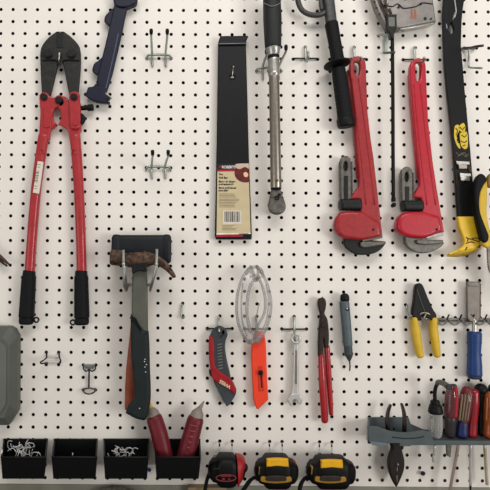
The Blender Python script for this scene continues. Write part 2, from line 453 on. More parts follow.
mb = MB(); mb.prism(rect(384.4, 34, 387.6, 53), 0.3, 2.2, 0.4); link('back_plate', mb, mat('pale_zinc_plate', (176, 184, 176), 0.35, 0.6), t)
mb = MB(); mb.tube([(383.6, 52.8, 1.5), (386, 52.8, 8), (391, 52.6, 15), (395.3, 52.4, 17)], 1.1); link('lower_wire', mb, DZINC, t)

t = thing('wire_loop_hook', 'small empty wire hook with two bent legs, below the left bolt cutter grip', 'pegboard hook', 53, 358)
mb = MB(); mb.tube([(46.6, 351.8, -4), (46.6, 352, 1), (46.6, 357, 3), (44.5, 359.5, 8), (40.5, 362.3, 14), (42, 363.6, 14), (47, 362.8, 4), (47, 363.6, 1)], 0.75); link('leg', mb, DKMET, t)
mb = MB(); mb.tube([(59, 351.8, -4), (59, 352, 1), (59.4, 357, 3), (60.6, 360.5, 5), (60, 363.4, 2)], 0.8); link('leg', mb, DKMET, t)
mb = MB(); mb.tube([(46.8, 356.4, 2), (53, 356.2, 2), (59.4, 356.4, 2)], 0.9); mb.tube([(46, 362.2, 2), (53, 362, 2), (60, 362, 2)], 1.0); link('crossbar', mb, mat('pale_wire', (214, 214, 206), 0.3, 0.3), t)
t = thing('tool_ring_holder', 'empty wire tool holder with a stem and lower ring, left of the hammer handle', 'pegboard hook', 89, 377)
mb = MB(); mb.prism([(83, 364.2), (95.4, 364.2), (93.4, 369), (85.5, 369)], 0.3, 2, 0.4); link('back_plate', mb, ZINC, t)
mb = MB()
mb.tube([(83.4, 364.5, -3), (83.4, 365, 2), (83.6, 369, 6), (86.5, 371.3, 10), (89, 369.5, 9), (92, 371.3, 10), (95.3, 369, 6), (95.2, 365, 2), (95.2, 364.5, -3)], 0.7); link('upper_ring', mb, DKMET, t)
mb = MB(); mb.tube([(89.1, 369.5, 5), (89, 378, 3), (88.9, 388, 3)], 0.85); link('stem', mb, DKMET, t)
mb = MB(); mb.tube([(82.6, 389.2, 2), (84.5, 392.6, 8), (89, 394, 12), (93.8, 392.4, 8), (95.8, 389, 2), (93, 388.8, 3), (89, 388, 5), (85.6, 388.8, 3), (82.6, 389.2, 2)], 0.8); link('lower_ring', mb, DZINC, t)
mb = MB(); mb.tube([(182.2, 304, -4), (182.2, 304.3, 1), (182, 307, 2.4), (181.4, 314, 2.6), (181.6, 317.2, 3.4), (183, 318.2, 6), (184.4, 316.5, 8)], 0.95)
tag(link('small_wire_hook', mb, ZINC), 'tiny empty wire hook between the hammer neck and the utility knife', 'pegboard hook')

# ------------------------------------------------------------------ bolt cutter
t = thing('bolt_cutter', 'large bolt cutter with black jaws, red arms and black grips at upper left', 'bolt cutter', 59, 55)
mb = MB(); mb.prism(catmull([(59.6,31,1),(56.5,31,1),(48.5,37),(42,45),(40,53),(40.3,70),(41.6,95,1),(50.4,95,1),(57,67),(58,62,1),(59.6,58,1)]), 3, 9, 1.2); link('jaw', mb, STEELB, t)
mb = MB(); mb.prism(catmull([(60.2,31,1),(63.5,31,1),(71.5,37),(78.5,45),(80.6,53),(80.2,72),(78,95,1),(69,95,1),(63.5,67),(62,62,1),(60.2,58,1)]), 3, 9, 1.2); link('jaw', mb, STEELB, t)
mb = MB(); mb.prism(rect(56.4, 32, 63.4, 48), 6, 9.4, 0.8); link('cutting_edge', mb, DKMET, t)
mb = MB(); mb.prism(catmull([(41.5,48,1),(79.5,48,1),(79.5,60,1),(64,60),(62,63.5),(59.7,65),(57.5,63.5),(56,60),(41.5,60,1)]), 9, 11, 0.6, holes=[ell(59.6, 57, 1.6, 5.6, 14)]); jp = link('jaw_plate', mb, STEELB, t)
for bx in (47.7, 70.9):
    mb = MB(); mb.disc(bx, 53.3, 11, 13.4, 4.6, 0.6, 8, 0.4); mb.disc(bx, 53.3, 13.4, 14, 3.2, 0.3); link('bolt', mb, DKMET, jp)
mb = MB(); mb.prism(catmull([(39,98),(39.6,94),(43.5,91.3),(48,93.5),(50.5,97),(54,97.2),(57,95),(61,95),(64,98),(65,103),(62,107),(57,107),(54,109.5),(53,115),(54,121),(57.6,124.6,1),(53,128),(50.5,131),(49.3,140,1),(38.3,140,1),(39.3,125),(40,112)], 4), 3, 10, 1.4); link('arm_head', mb, RED, t)
mb = MB(); mb.prism(catmull([(61,97),(65,96.5),(68,99),(70,103),(80.5,103,1),(81.3,128),(79.5,133),(80.5,140,1),(69.5,140,1),(68,132),(64.5,127.5),(58,124.6,1),(60,120),(60.6,114),(59.5,109),(57.5,107)], 4), 3, 10, 1.4); link('arm_head', mb, RED, t)
mb = MB(); mb.prism(catmull([(44,108),(51.5,108),(52,113),(51.5,121),(49.5,127),(43.5,127),(43,118)], 4), 9.6, 11, 0.9); link('raised_panel', mb, RED, t)
mb = MB(); mb.prism(catmull([(69,97),(70,92.5),(74,91),(78.5,92.5),(80,97),(80.2,110),(80,124),(78,128.5),(72,128.5),(70,124),(69.3,110)], 4), 10, 13, 1); lp = link('link_plate', mb, RED, t)
mb = MB(); mb.disc(75, 123.3, 13, 14.2, 2.3, 0.6); link('rivet', mb, RED, lp)
for bx, by, br, hh in ((43.6, 96.6, 3.7, 10), (73.7, 96.6, 3.7, 13), (58.6, 99.8, 3.9, 10)):
    mb = MB(); mb.disc(bx, by, hh-1, hh+2, br, 0.6, 10); mb.disc(bx, by, hh+2, hh+2.8, br*0.62, 0.3, 10); link('bolt', mb, DKMET, t)
mb = MB(); mb.sweep([(80, 108.3, 7), (89, 107.8, 7)], 2.3, 2.3); mb.sweep([(88.6, 107.8, 7), (92.3, 107.6, 7)], 3.4, 3.4, cap='flat'); link('adjusting_screw', mb, BLK, t)
mb = MB(); mb.sweep([(81, 115, 7), (83, 119, 7), (81, 124, 7)], [2, 3, 2], 3); link('adjusting_nut', mb, BLK, t)
A1 = [(43.9, 136, 7), (41.6, 150, 7), (36, 191, 8), (31.8, 241, 8), (29.5, 276, 8)]
A2 = [(74.8, 136, 7), (76.4, 152, 7), (79, 191, 8), (81, 241, 8), (81.8, 276, 8)]
for A in (A1, A2):
    mb = MB(); mb.sweep(A, [5.6, 5.3, 5.0, 4.9, 5.0], [3.8, 4.2, 4.5, 4.8, 4.8], 2.4, 20); arm = link('arm', mb, RED, t)
    if A is A1:
        mb = MB(); mb.prism([(37.6,161),(43.2,161.8),(38.9,193.8),(32.8,192.6)], 10, 13.2, 0.2); st = link('sticker', mb, PAPER, arm, 'worn white barcode sticker')
        for i in range(9):
            y = 171 + i*1.35; x = 37.4 - (y-171)*0.15
            mb = MB(); mb.prism([(x-1.6, y-0.3), (x+1.8, y), (x+1.8, y+0.35 + 0.35*(i % 2)), (x-1.6, y+0.05+0.35*(i % 2))], 13.1, 13.35, 0); link('barcode_line', mb, INK, st)
        for i, (u_, w_) in enumerate(((164.5, 1.8), (167, 1.4), (186, 1.8), (188.5, 1.5))):
            x = 39.3 - (u_-163)*0.15
            mb = MB(); mb.prism([(x-w_, u_-0.3), (x+w_, u_), (x+w_, u_+0.6), (x-w_, u_+0.3)], 13.1, 13.35, 0); link('print_line', mb, GREYINK, st)
for mx_ in (41.8, 73.4):
    mb = MB(); mb.tube([(mx_-1.9, 154, 11), (mx_-1.6, 150.4, 11.6), (mx_, 149, 11.8), (mx_+1.6, 150.4, 11.6), (mx_+1.9, 154, 11)], 0.7); link('cast_mark', mb, RED, t)
for g, rx, ry in ((((29.2, 272.5, 8), (27.2, 298, 8), (26.2, 322, 8)), 36, 320), (((81.2, 272.5, 8), (81.4, 298, 8), (82, 322.5, 8)), 72.6, 322.5)):
    mb = MB(); mb.sweep(g, [6.1, 6.6, 7.0], [6, 6.3, 6.5], 2.4, 20, cap='flat', k=8)
    for i in range(17):
        f = 0.06 + i/16*0.8; a = Vector(g[0])*(1-f) + Vector(g[2])*f
        if 0.06 < f: mb.sweep([(a.x, a.y-0.5, a.z), (a.x, a.y+0.5, a.z)], 6.9+0.8*f, 6.9+0.6*f, 2.4, 16, cap='flat')
    gr = link('grip', mb, BLKR, t)
    mb = MB(); mb.ring(rx, ry, 6, 9, 3.2, 1.5, 0.6); link('hanging_loop', mb, BLKR, gr)
mb = MB(); mb.tube([(59.6, 58, -4), (59.6, 58.5, 2), (59.3, 61.5, 9), (59, 60, 14), (59.4, 55, 15), (59.6, 52.6, 14.5)], 1.0); tag(link('wire_hook', mb, CHROME), 'bright wire hook poking through the jaws of the bolt cutter', 'pegboard hook')

# ------------------------------------------------------------------ navy tool
t = thing('bar_clamp', 'dark navy plastic bar clamp hanging tilted at the top left', 'bar clamp', 105, 50)
mb = MB(); mb.prism([(114,-14),(131,-14),(128.5,1),(126,13),(122.5,30),(118,50),(112.5,73),(106,93),(96,92),(97,77),(101.5,58),(106.5,38),(110.5,20),(114.5,2)], 2, 9, 1.5); link('bar', mb, NAVY, t)
mb = MB(); mb.prism(catmull([(112,-6,1),(138,-6,1),(137,2),(131,5.5),(127,7),(120,7),(114.5,4)], 4), 2, 11, 1.5); link('upper_jaw', mb, NAVY, t)
mb = MB(); mb.prism(catmull([(115,8),(111,9),(108,12),(105,15.5),(104,20),(105.5,23),(109,25.5),(113,26)], 4), 2, 8, 1.5); link('pad', mb, NAVY, t)
mb = MB(); mb.prism(catmull([(103.5,57),(97.5,60.5),(94,63),(92,69),(93.2,72.3),(97,75),(101,76)], 4), 2, 8, 1.5); link('pad', mb, NAVY, t)
mb = MB(); mb.prism(catmull([(95.5,83,1),(93,86),(88,87),(86.5,91),(84,95,1),(90,99),(97,101.8),(109.5,103.4,1),(109.8,101.6,1),(103.5,99.6,1),(109,99.5,1),(110.5,97,1),(105.5,94.5,1),(107,88,1)], 4), 2, 11, 1.3); lj = link('lower_jaw', mb, NAVY, t)
mb = MB(); mb.sweep([(106, 93.5, 11), (109.5, 96.3, 11), (111.3, 98.5, 10)], 1.0, 1.0); link('metal_tip', mb, SATIN, lj, 'small bare metal tip')
mb = MB(); mb.sweep([(118.3, 34, 9), (113, 58, 9), (105.5, 90, 9)], 0.5, 0.7); link('edge_highlight', mb, mat('navy_highlight', (84, 88, 112), 0.4), t)  # pale line paints the highlight along the bar's groove

# ------------------------------------------------------------------ pull bar
t = thing('pull_bar', 'flat black flooring pull bar with a beige printed label, tallest dark strip at centre', 'pull bar', 232, 60)
mb = MB(); mb.prism([(218,44),(246,43.6),(247.2,85),(249,155),(252,236),(251.5,239.5),(216,239.5),(214.8,236),(216.4,155),(217.5,85)], 2, 7, 0.9, holes=[ell(233.2, 67, 1.1), catmull([(229.8,76),(232.2,75.6),(235,76.2),(234.4,78.6),(232,79.8),(230,78.4)], 3)]); link('bar', mb, GUN, t)
mb = MB(); mb.prism([(220.4,35.6),(248,35.4),(248.2,37),(246.3,41),(246.2,44.5),(218,44.8),(218.4,41)], 2, 9, 0.9); link('bent_lip', mb, GUN, t)
mb = MB(); mb.tube([(219, 43.9, 8.8), (232, 43.7, 9), (245.6, 43.4, 8.8)], 0.6); link('lip_edge', mb, mat('worn_edge_steel', (120, 120, 122), 0.3, 0.6), t)
mb = MB(); mb.prism([(217,164),(248.8,163.4),(251,234.5),(216.2,235.6)], 6.9, 7.3, 0); lb = link('label_card', mb, INK, t, 'printed paper label')
mb = MB(); mb.prism([(217.4,171.2),(248.6,170.6),(250.6,233),(216.6,234)], 7.25, 7.5, 0); link('beige_panel', mb, BEIGE, lb)
mb = MB(); mb.prism([(217.3,169.8),(236,169.5),(236,171.3),(217.3,171.6)], 7.25, 7.6, 0); link('red_stripe', mb, REDINK, lb)
mb = MB(); mb.prism([(216.4,234.4),(243,234),(243,236.6),(216.3,236.9)], 7.3, 7.65, 0); link('red_stripe', mb, REDINK, lb)
mb = MB(); mb.prism([(216.5,233.4),(250.6,232.8),(250.6,234),(216.4,234.6)], 7.3, 7.7, 0); link('white_line', mb, WHITE, lb)
pic = [(249,164.5)] + [(245.5 + 11*math.cos(a), 173 + 9.5*math.sin(a)) for a in [math.radians(x) for x in range(255, 65, -12)]] + [(249.4,181.5)]
mb = MB(); mb.prism(pic, 7.4, 7.75, 0); link('round_picture', mb, MAROON, lb)
mb = MB(); mb.prism(catmull([(236,164),(248.8,163.4,1),(249,169,1),(245,167),(240,169),(236.5,168)], 3), 7.5, 7.85, 0); link('picture_detail', mb, mat('pale_print', (196, 170, 150), 0.5, var=0.1), lb)
mb = MB(); mb.prism(catmull([(243.5,173.2),(246,172),(248.3,174.5),(247,177),(244.5,176.5)], 3), 7.7, 7.95, 0); link('picture_detail', mb, SKIN, lb)
mb = MB(); mb.disc(220.2, 166.9, 7.2, 7.7, 1.0, 0, 5, -1.57); link('red_mark', mb, REDINK, lb)
text('lettering', 'ROBERTS', 221.8, 168.3, 7.6, 2.7, 0, WHITE, lb, 0.02, 0.86)
text('lettering', 'Pro', 218.9, 175.2, 7.7, 2.0, 0, INK, lb, 0.03)
text('lettering', 'Pull Bar', 218.9, 178.6, 7.7, 2.0, 0, INK, lb, 0.03)
text('lettering', 'Barre de tirage', 218.8, 182.4, 7.7, 2.0, 0, INK, lb, 0.03, 0.95)
text('lettering', 'professionnelle', 218.8, 185.0, 7.7, 1.8, 0, INK, lb, 0.03, 0.95)
text('lettering', 'Barra profesional', 218.7, 188.6, 7.7, 1.8, 0, INK, lb, 0.03, 0.98)
text('lettering', 'para jalar', 218.7, 191.2, 7.7, 1.8, 0, INK, lb, 0.03)
for i in range(9):
    y = 193.6 + i*1.55 + (0.6 if i > 2 else 0); w_ = random.uniform(15, 21)
    mb = MB(); mb.prism(rect(219, y, 219+w_, y+0.6), 7.4, 7.65, 0); link('print_line', mb, GREYINK, lb)
for i in range(4):
    mb = MB(); mb.prism(rect(222, 225.4+i*1.4, 222+random.uniform(6, 14), 225.9+i*1.4), 7.4, 7.65, 0); link('print_line', mb, GREYINK, lb)
mb = MB(); mb.prism(rect(223, 210.6, 241.2, 223.8), 7.4, 7.7, 0); bc = link('barcode_patch', mb, PAPER, lb)
x = 224.6
while x < 240:
    w_ = random.choice((0.35, 0.6, 0.95)); mb = MB(); mb.prism(rect(x, 211.4, x+w_, 222), 7.6, 7.85, 0); link('barcode_line', mb, INK, bc); x += w_ + random.choice((0.4, 0.6, 0.8))
text('lettering', 'ROBERTS', 239.4, 234.9, 7.9, 1.6, 0, INK, lb, 0.03, 0.95)

mb = MB(); mb.ball(233.4, 66.8, 6.4, 1.15); mb.tube([(233.4, 66.8, 6), (232.8, 72, 8.6), (232.2, 77, 8.6)], 0.45); mb.ball(232.2, 77.6, 6.8, 2.0, 1.1, 1, 0.8)  # bright metal added in the holes, where lit board would show through
tag(link('wire_hook', mb, CHROME), 'bright hook tip filling the keyhole of the black pull bar, in place of lit board', 'pegboard hook')
# ------------------------------------------------------------------ torque wrench
t = thing('torque_wrench', 'long steel torque wrench with a charcoal grip and teardrop head, hanging upside down', 'torque wrench', 274, 70)
mb = MB(); mb.sweep([(271.5, -12, 22), (272.4, 20, 21), (273, 46, 20)], [8.6, 9.2, 8.2], [8.6, 9.2, 8.2], 2.2, 24, cap='flat'); g = link('grip', mb, GRIPG, t)
mb = MB(); mb.tube([(264.5, 3, 28), (272, 6.2, 31), (280.6, 3, 28)], 0.35); link('engraved_line', mb, mat('grip_marking', (120, 120, 118), 0.5), g)
mb = MB(); mb.sweep([(273, 46, 20), (273.2, 50, 20), (273.6, 56, 19.5)], [8, 7.2, 5.6], [8, 7.2, 5.6], 2, 24, cap='flat'); link('collar', mb, CHROME, t)
mb = MB(); mb.sweep([(273.4, 56.8, 19.5), (273.5, 57.6, 19.5)], 6.1, 6.1, 2, 24, cap='flat'); link('ring', mb, BLK, t)
mb = MB(); mb.sweep([(273.8, 73.4, 19), (273.9, 74.4, 19)], 6.0, 6.0, 2, 24, cap='flat'); link('ring', mb, CHROME, t)
mb = MB(); mb.sweep([(273.5, 57, 19.5), (274, 75, 19)], 5.7, 5.7, 2, 24); link('sleeve', mb, CHROME, t)
mb = MB(); mb.sweep([(274, 74, 19), (275, 130, 17), (276, 187, 15)], [5.2, 5.4, 5.6], [5.2, 5.4, 5.6], 2, 24, cap='flat'); link('shaft', mb, SATIN, t)
mb = MB(); mb.disc(277, 180.4, 19, 21.4, 1.6, 0.3); link('pin', mb, RUST, t)
mb = MB(); mb.sweep([(276, 186.4, 15), (276, 188.2, 15)], 5.4, 5.4, 2, 24, cap='flat'); link('ring', mb, BLK, t)
mb = MB(); mb.prism(catmull([(271.6,188.5,1),(280.6,188.5,1),(284,198),(286.2,206),(284,212),(277.5,214.8),(271,212.4),(268.3,206),(269.6,198)], 5), 7, 17, 2.2, steps=4); hd = link('ratchet_head', mb, JAWST, t)
mb = MB(); mb.ring(277.2, 197.8, 16.5, 18.6, 2.3, 1.1, 0.4); mb.disc(279.6, 194.6, 16.5, 19, 1.5, 0.4); link('direction_switch', mb, BLK, hd)
mb = MB(); mb.tube([(269.5, 197.3, 16.6), (273, 197.2, 17.1), (275, 197.3, 17.1)], 0.25); mb.tube([(279.8, 197.4, 17.1), (283.8, 197.3, 16.6)], 0.25, smooth_path=False); link('seam', mb, BLK, hd)

# ------------------------------------------------------------------ black gripped tool with metal loop
t = thing('hand_tool', 'tilted tool with two black grips, a disc guard and a grey metal loop', 'hand tool', 335, 50)
mb = MB(); mb.sweep([(327, -10, 12), (329, 5, 12), (331.6, 26, 12)], [6, 5.6, 5.4], 4.5, 3, 16); link('shank', mb, GREYM, t)
mb = MB(); mb.tube([(296.5, -12, 12), (298, 1, 12), (302, 10, 12), (310, 14.6, 12), (319, 14.9, 12), (326, 11.5, 12)], 2.6, seg=12); mb.tube([(322, 10, 12), (320.8, 4, 12), (321, -4, 12)], 2, seg=10); link('metal_loop', mb, GREYM, t)
mb = MB(); mb.sweep([(331.4, 24.5, 14), (334.6, 42, 14), (338, 62, 14)], [6.6, 6.2, 6.4], [6.4, 6, 6.4], 2.3, 20, cap='flat')
link('upper_grip', mb, BLKR, t)
a = P(337, 64.5, 14); ax = (P(346, 122, 14) - P(331.4, 24.5, 14)).normalized(); mb = MB(); n = 28; vs = []; fs = []
ax = (ax + Vector((0, -0.12, 0))).normalized(); e1 = ax.cross(Vector((0, -1, 0))).normalized(); e2 = ax.cross(e1)
prof = [(3, -1.6), (11.5, -1.2), (13.2, -0.4), (13.2, 0.5), (11.5, 1.2), (3, 2.2)]
for r_, z_ in prof:
    for i in range(n):
        q = 2*math.pi*i/n; vs.append(a + (e1*math.cos(q) + e2*math.sin(q))*r_*K(14) + ax*z_*K(14))
for k_ in range(len(prof)-1):
    for i in range(n):
        j = (i+1) % n; fs.append((k_*n+i, k_*n+j, (k_+1)*n+j, (k_+1)*n+i))
mb.add(vs, fs, True); mb.add(vs[:n], [tuple(range(n))]); mb.add(vs[-n:], [tuple(range(n))]); link('disc_guard', mb, BLK, t)
mb = MB(); mb.sweep([(338.5, 70, 14), (342, 92, 14), (345.4, 120, 14)], [6.6, 7.1, 7.6], [6.6, 7, 7.6], 2.2, 20, cap='flat')
for i in range(12):
    f = i/12; mb.sweep([(338.7+6.3*f, 73+44*f, 14), (338.9+6.3*f, 74.2+44*f, 14)], 6.75+0.75*f, 6.7+0.7*f, 2.2, 18, cap='flat')
link('lower_grip', mb, BLKR, t)
mb = MB(); mb.sweep([(345.4, 120, 14), (346, 124.4, 14)], 8.6, 8.4, 2.2, 20, cap='flat'); link('end_cap', mb, BLK, t)

# ------------------------------------------------------------------ pipe wrenches
def teeth(mb, x0, y0, x1, y1, side, n, h0, h1, w=1.7):
    for i in range(n):
        f0, f1 = (i+0.1)/n, (i+0.75)/n
        a0 = (x0+(x1-x0)*f0, y0+(y1-y0)*f0); a1 = (x0+(x1-x0)*f1, y0+(y1-y0)*f1)
        mb.prism([a0, (a0[0]+side*w, a0[1]+0.3), (a1[0]+side*w, a1[1]-0.2), a1], h0, h1, 0.1)
def pipe_wrench(label, m, d):
    t = thing('pipe_wrench', label, 'pipe wrench', d['o'][0], d['o'][1], 0, 'red pipe wrenches')
    mb = MB(); mb.prism(catmull(d['body'], 4), 5, 12, 1.6, holes=[catmull(d['hole'], 4)], steps=3); link('handle', mb, m, t)
    mb = MB(); mb.prism(d['web'], 3, 8, 1); link('handle_side_rail', mb, m, t)
    mb = MB(); mb.prism(catmull(d['housing'], 4), 3, 17, 4, steps=4); hs = link('housing', mb, m, t)
    mb = MB(); mb.disc(d['pin'][0], d['pin'][1], 15, 17.6, 1.3, 0.2); link('pin', mb, INK, hs)
    for dx in (0, 7.5):
        mb = MB(); mb.tube(path([(x+dx*(0.85+0.3*i/3), y, 12) for i, (x, y) in enumerate(d['ridge'])], 3), 0.6, smooth_path=False); link('raised_rib', mb, m, t)
    x0, x1, y0, y1 = d['shank']; cx = (x0+x1)/2
    mb = MB(); mb.prism(catmull([(x0,y0+7),(x0+1.5,y0+2),(cx,y0),(x1-1.5,y0+2),(x1,y0+7),(x1+0.6,y1,1),(x0+0.6,y1,1)], 4), 5, 11, 1, holes=[ell(cx, y0+10.5, 2.0, 5, 16)])
    teeth(mb, x0, y0+7, x0+0.5, y1, -1, 16, 5, 10); teeth(mb, x1, y0+7, x1+0.6, y1, 1, 16, 5, 10)
    sk = link('hook_jaw_shank', mb, JAWST, t)
    mb = MB(); mb.prism([(x0-1.3,y0+6),(x1+1.3,y0+6),(x1+1.9,y1),(x0-0.7,y1)], 4, 6.5, 0.2); link('thread_core', mb, DKMET, sk)
    mb = MB(); mb.prism(rect(cx-1.8, y0+20, cx+2.4, y1), 10, 11.5, 0.3); mb.prism(ell(cx, y0+10.5, 1.9, 4.9, 16), 5, 8, 0); link('groove', mb, DKMET, sk)
    x0, x1, y0, y1 = d['nut']
    mb = MB(); mb.sweep([(x0+3, (y0+y1)/2+0.6, 9), (x1-1.5, (y0+y1)/2-0.4, 9)], (y1-y0)/2, 6, 4, 20, cap='flat')
    for i in range(10):
        xx = x0+3.5+(x1-x0-6)*i/9; mb.sweep([(xx, (y0+y1)/2+0.4, 9), (xx+0.8, (y0+y1)/2+0.4, 9)], (y1-y0)/2+0.15, 6.3, 4, 16, cap='flat')
    link('knurled_nut', mb, DKMET, t)
    mb = MB(); mb.prism(d['heel'], 6, 15, 0.6); link('heel_jaw', mb, JAWBR if d['bright'] else JAWST, t)
    mb = MB(); mb.prism(catmull(d['hook'], 4), 5, 12, 1.2, steps=3); hk = link('hook_jaw', mb, DKMET if not d['bright'] else JAWST, t)
    mb = MB(); mb.prism(catmull(d['hookface'], 4), 10, 15, 1); link('jaw_face', mb, JAWST, hk)
    return t
pipe_wrench('left of the two red pipe wrenches, its top beside the black gripped tool', RED1, dict(o=(358, 60), bright=False,
    body=[(349.6,70,1),(350.3,62),(353,57.5),(358,55.6),(363,57.5),(366,62.5),(366.6,75,1),(368,112,1),(371,138,1),(374,158,1),(383,236,1),(372,240,1),(362,240,1),(360.6,210,1),(360.2,198.5,1),(349.6,198.5,1),(353.5,193.5,1),(359,186,1),(359.5,176,1),(356.5,140,1),(354.4,110,1)],
    hole=[(354.2,66),(356.6,61.2),(359.4,62.5),(360,68),(358.8,75),(355.8,75)],
    web=[(347,70),(350,70),(355.5,112),(360,178),(357,178),(352.5,112)],
    housing=[(362,211,1),(344,211),(338,215),(335.2,222),(335.6,229),(339.2,235),(345,238.5),(356,240),(366,240),(382.6,236.5,1),(380.6,222,1)],
    pin=(373.5,229.5), ridge=[(352,78),(356,112),(361.5,160),(366,205)], shank=(340.5,351,155.5,200), nut=(338.4,360,199,210),
    heel=[(362.5,239.6),(382.4,233.6),(382.6,238),(365,241.6),(363,243)],
    hook=[(344,234,1),(344.6,245),(349,250.5),(356,254.4),(365,255),(374,253.4),(381,249.5),(386,243.4),(385,241.2,1),(366,240,1),(364,234,1)],
    hookface=[(360.5,245),(361,242.4),(366,241.4),(385.6,241.4,1),(385,244.5,1),(372,246.8),(363,247.4)]))
pipe_wrench('right of the two red pipe wrenches, brighter red, beside the long black rod', RED2, dict(o=(418, 60), bright=True,
    body=[(410,72,1),(410.6,64),(413.5,59.5),(418.5,57.5),(423,59.3),(426,64),(426.6,76,1),(428.6,120,1),(433,160,1),(437,187,1),(444.6,232,1),(430,238,1),(420,238,1),(421.8,210,1),(421.6,198,1),(412.6,196.6,1),(416,192,1),(420,185,1),(419.5,172,1),(417,150,1),(414,118,1),(411.6,92,1)],
    hole=[(415.6,67),(417.6,62),(420.6,63.2),(421.2,70),(420,79.5),(417,79.5)],
    web=[(408.6,74),(411,74),(416,130),(420.6,178),(417.5,178),(413,130)],
    housing=[(424,211,1),(406,212),(400.4,216),(397.8,222),(398,229),(402,234),(409,237),(419,238.4),(428,237.6),(444,231.6,1),(441,216,1)],
    pin=(437,229.5), ridge=[(414,84),(417.6,125),(422,165),(427,205)], shank=(401.4,412.6,166.4,201), nut=(400.8,421.6,200.6,210.8),
    heel=[(424.4,235.6),(443.2,231.8),(443.4,235.4),(427,239)],
    hook=[(405,234,1),(405.4,241),(408,247),(413.5,251.4),(421,253.4),(430,252.4),(438,249),(443.6,244.6),(443.4,240.6,1),(424,240.4,1),(420,234,1)],
    hookface=[(416.6,242),(418,240),(425,239.6),(443.4,240,1),(443.6,243.2,1),(432,244.6),(420,244.4)]))

# ------------------------------------------------------------------ rod and staple gun
t = thing('driving_rod', 'long thin black rod with a square block on top and a ball end', 'rod', 392, 40)
mb = MB(); mb.tube([(392.3, 36, 14), (392.8, 90, 13), (393, 150, 12), (393.4, 201, 11)], 1.7, seg=12); link('rod', mb, BLK, t)
mb = MB(); mb.ball(393.8, 204.8, 11, 2.3); mb.sweep([(393.4, 198.5, 11), (393.5, 201, 11)], 2.2, 2.2, cap='flat'); link('ball_end', mb, BLK, t)
mb = MB(); mb.prism([(386.5,14),(397,14),(397,29),(394.6,33),(394,38),(391,38),(389.8,33),(386.6,29.5)], 10, 18, 0.8); bl = link('block', mb, DKMET, t)
mb = MB(); mb.prism(rect(388.6, 17, 395, 26.5), 17.8, 18.6, 0.3); link('block_face', mb, mat('block_face_grey', (98, 98, 92), 0.4, 0.3), bl)
t = thing('staple_gun', 'grey steel staple gun with orange print hanging tilted at the top right edge', 'staple gun', 410, 8)
mb = MB(); mb.prism([(388,-14),(431.5,-14),(433.4,0),(436.4,21.5),(401,27.6),(396,28.5),(389,20),(386,4)], 3, 15, 1.4); bd = link('body', mb, STAPLE, t)
mb = MB(); mb.prism([(399.5,28),(434,22),(435.5,23.6),(401,29.8)], 4, 13, 0.5); link('magazine', mb, CHROME, t)
mb = MB(); mb.tube([(381, 4, 15.4), (392, 6.5, 15.4), (397, 3.8, 15.4), (400, 5.4, 15.4), (404, 8.2, 15.4), (416, 6.4, 15.4), (420, 3.6, 15.4), (424, 2.8, 15.4), (433, 4, 15.2)], 0.5); link('cover_seam', mb, DKMET, bd)
for sx_, sy_, r_ in ((399, 6.6, 1.3), (421, 3.8, 1.2), (431.3, 18.4, 0.9), (391, 12, 1.2), (405.5, -1.5, 1.2)):
    mb = MB(); mb.disc(sx_, sy_, 14.6, 16.2, r_, 0.3, 10); link('screw', mb, DKMET, bd)
text('lettering', 'DUTY', 412.8, 18.2, 15.3, 2.3, 86, ORINK, bd, 0.03, 1.1)
text('lettering', 'HEAVY', 416.2, 18.6, 15.3, 2.3, 86, ORINK, bd, 0.03, 1.0)
mb = MB(); mb.prism(rect(424, 17, 426.6, 20), 14.8, 15.5, 0.1); link('stamp', mb, DKMET, bd)
mb = MB(); mb.sweep([(372.5, -14, 10), (374, 0, 10), (378.5, 13, 10), (386.5, 28, 10)], [2.6, 2.6, 2.4, 2.2], 5, 3); mb.sweep([(378.5, -12, 8), (381, 2, 8), (385.5, 14, 8), (389.5, 26, 8)], [1.4, 1.4, 1.3, 1.3], 4, 3); lv = link('lever', mb, STAPLE, t)
for x, y in ((374.6, 1.5), (376.4, 7.6), (379.4, 14)):
    mb = MB(); mb.disc(x, y, 14, 15.6, 0.9, 0.2, 10); link('rivet', mb, DKMET, lv)
mb = MB(); mb.tube([(378, 3.5, 13), (382, 6, 14), (388, 4.2, 14)], 1.2); mb.tube([(389, 9, 15), (391, 14, 15)], 1.5, smooth_path=False); link('spring', mb, RUST, t)

# ------------------------------------------------------------------ pry bar
t = thing('pry_bar', 'tall black flat pry bar with a yellow curled claw hanging near the right edge', 'pry bar', 455, 60)
LR = [(-14,445,466),(0,444,464.5),(10,443.2,463),(20,443,462),(45,443.8,461.2),(65,444.8,463),(90,447,465),(115,449.6,467.4),(150,453,470.6),(190,456,474),(217,458,476)]
out = [(r, y) for y, l, r in LR] + [(l, y) for y, l, r in LR[::-1]]
mb = MB(); mb.prism(out, 6, 10, 0.8, holes=[catmull([(451.6,21.5),(453.2,25.5),(454.2,30),(451.6,33.6),(449,30),(450,25.5)], 3)]); link('bar', mb, GUN, t)
mb = MB(); mb.tube([(454, -4, 10.3), (455.4, 6, 10.3), (456, 12, 10.3), (454.2, 18, 10.3)], 0.7); mb.tube([(455, 12, 10.3), (452.8, 20, 10.3)], 0.5, smooth_path=False); mb.tube([(446.4, 24, 10.2), (446.8, 29, 10.2)], 0.6, smooth_path=False); link('keyhole_highlight', mb, mat('steel_highlight', (150, 152, 152), 0.35, 0.5), t)  # pale strokes paint highlights around the keyhole
mb = MB(); mb.tube([(447.8, 95, 8), (450.6, 125, 8), (453.6, 160, 8), (456.6, 195, 8), (458.2, 216, 8)], 1.1); link('side_edge', mb, EDGE, t)
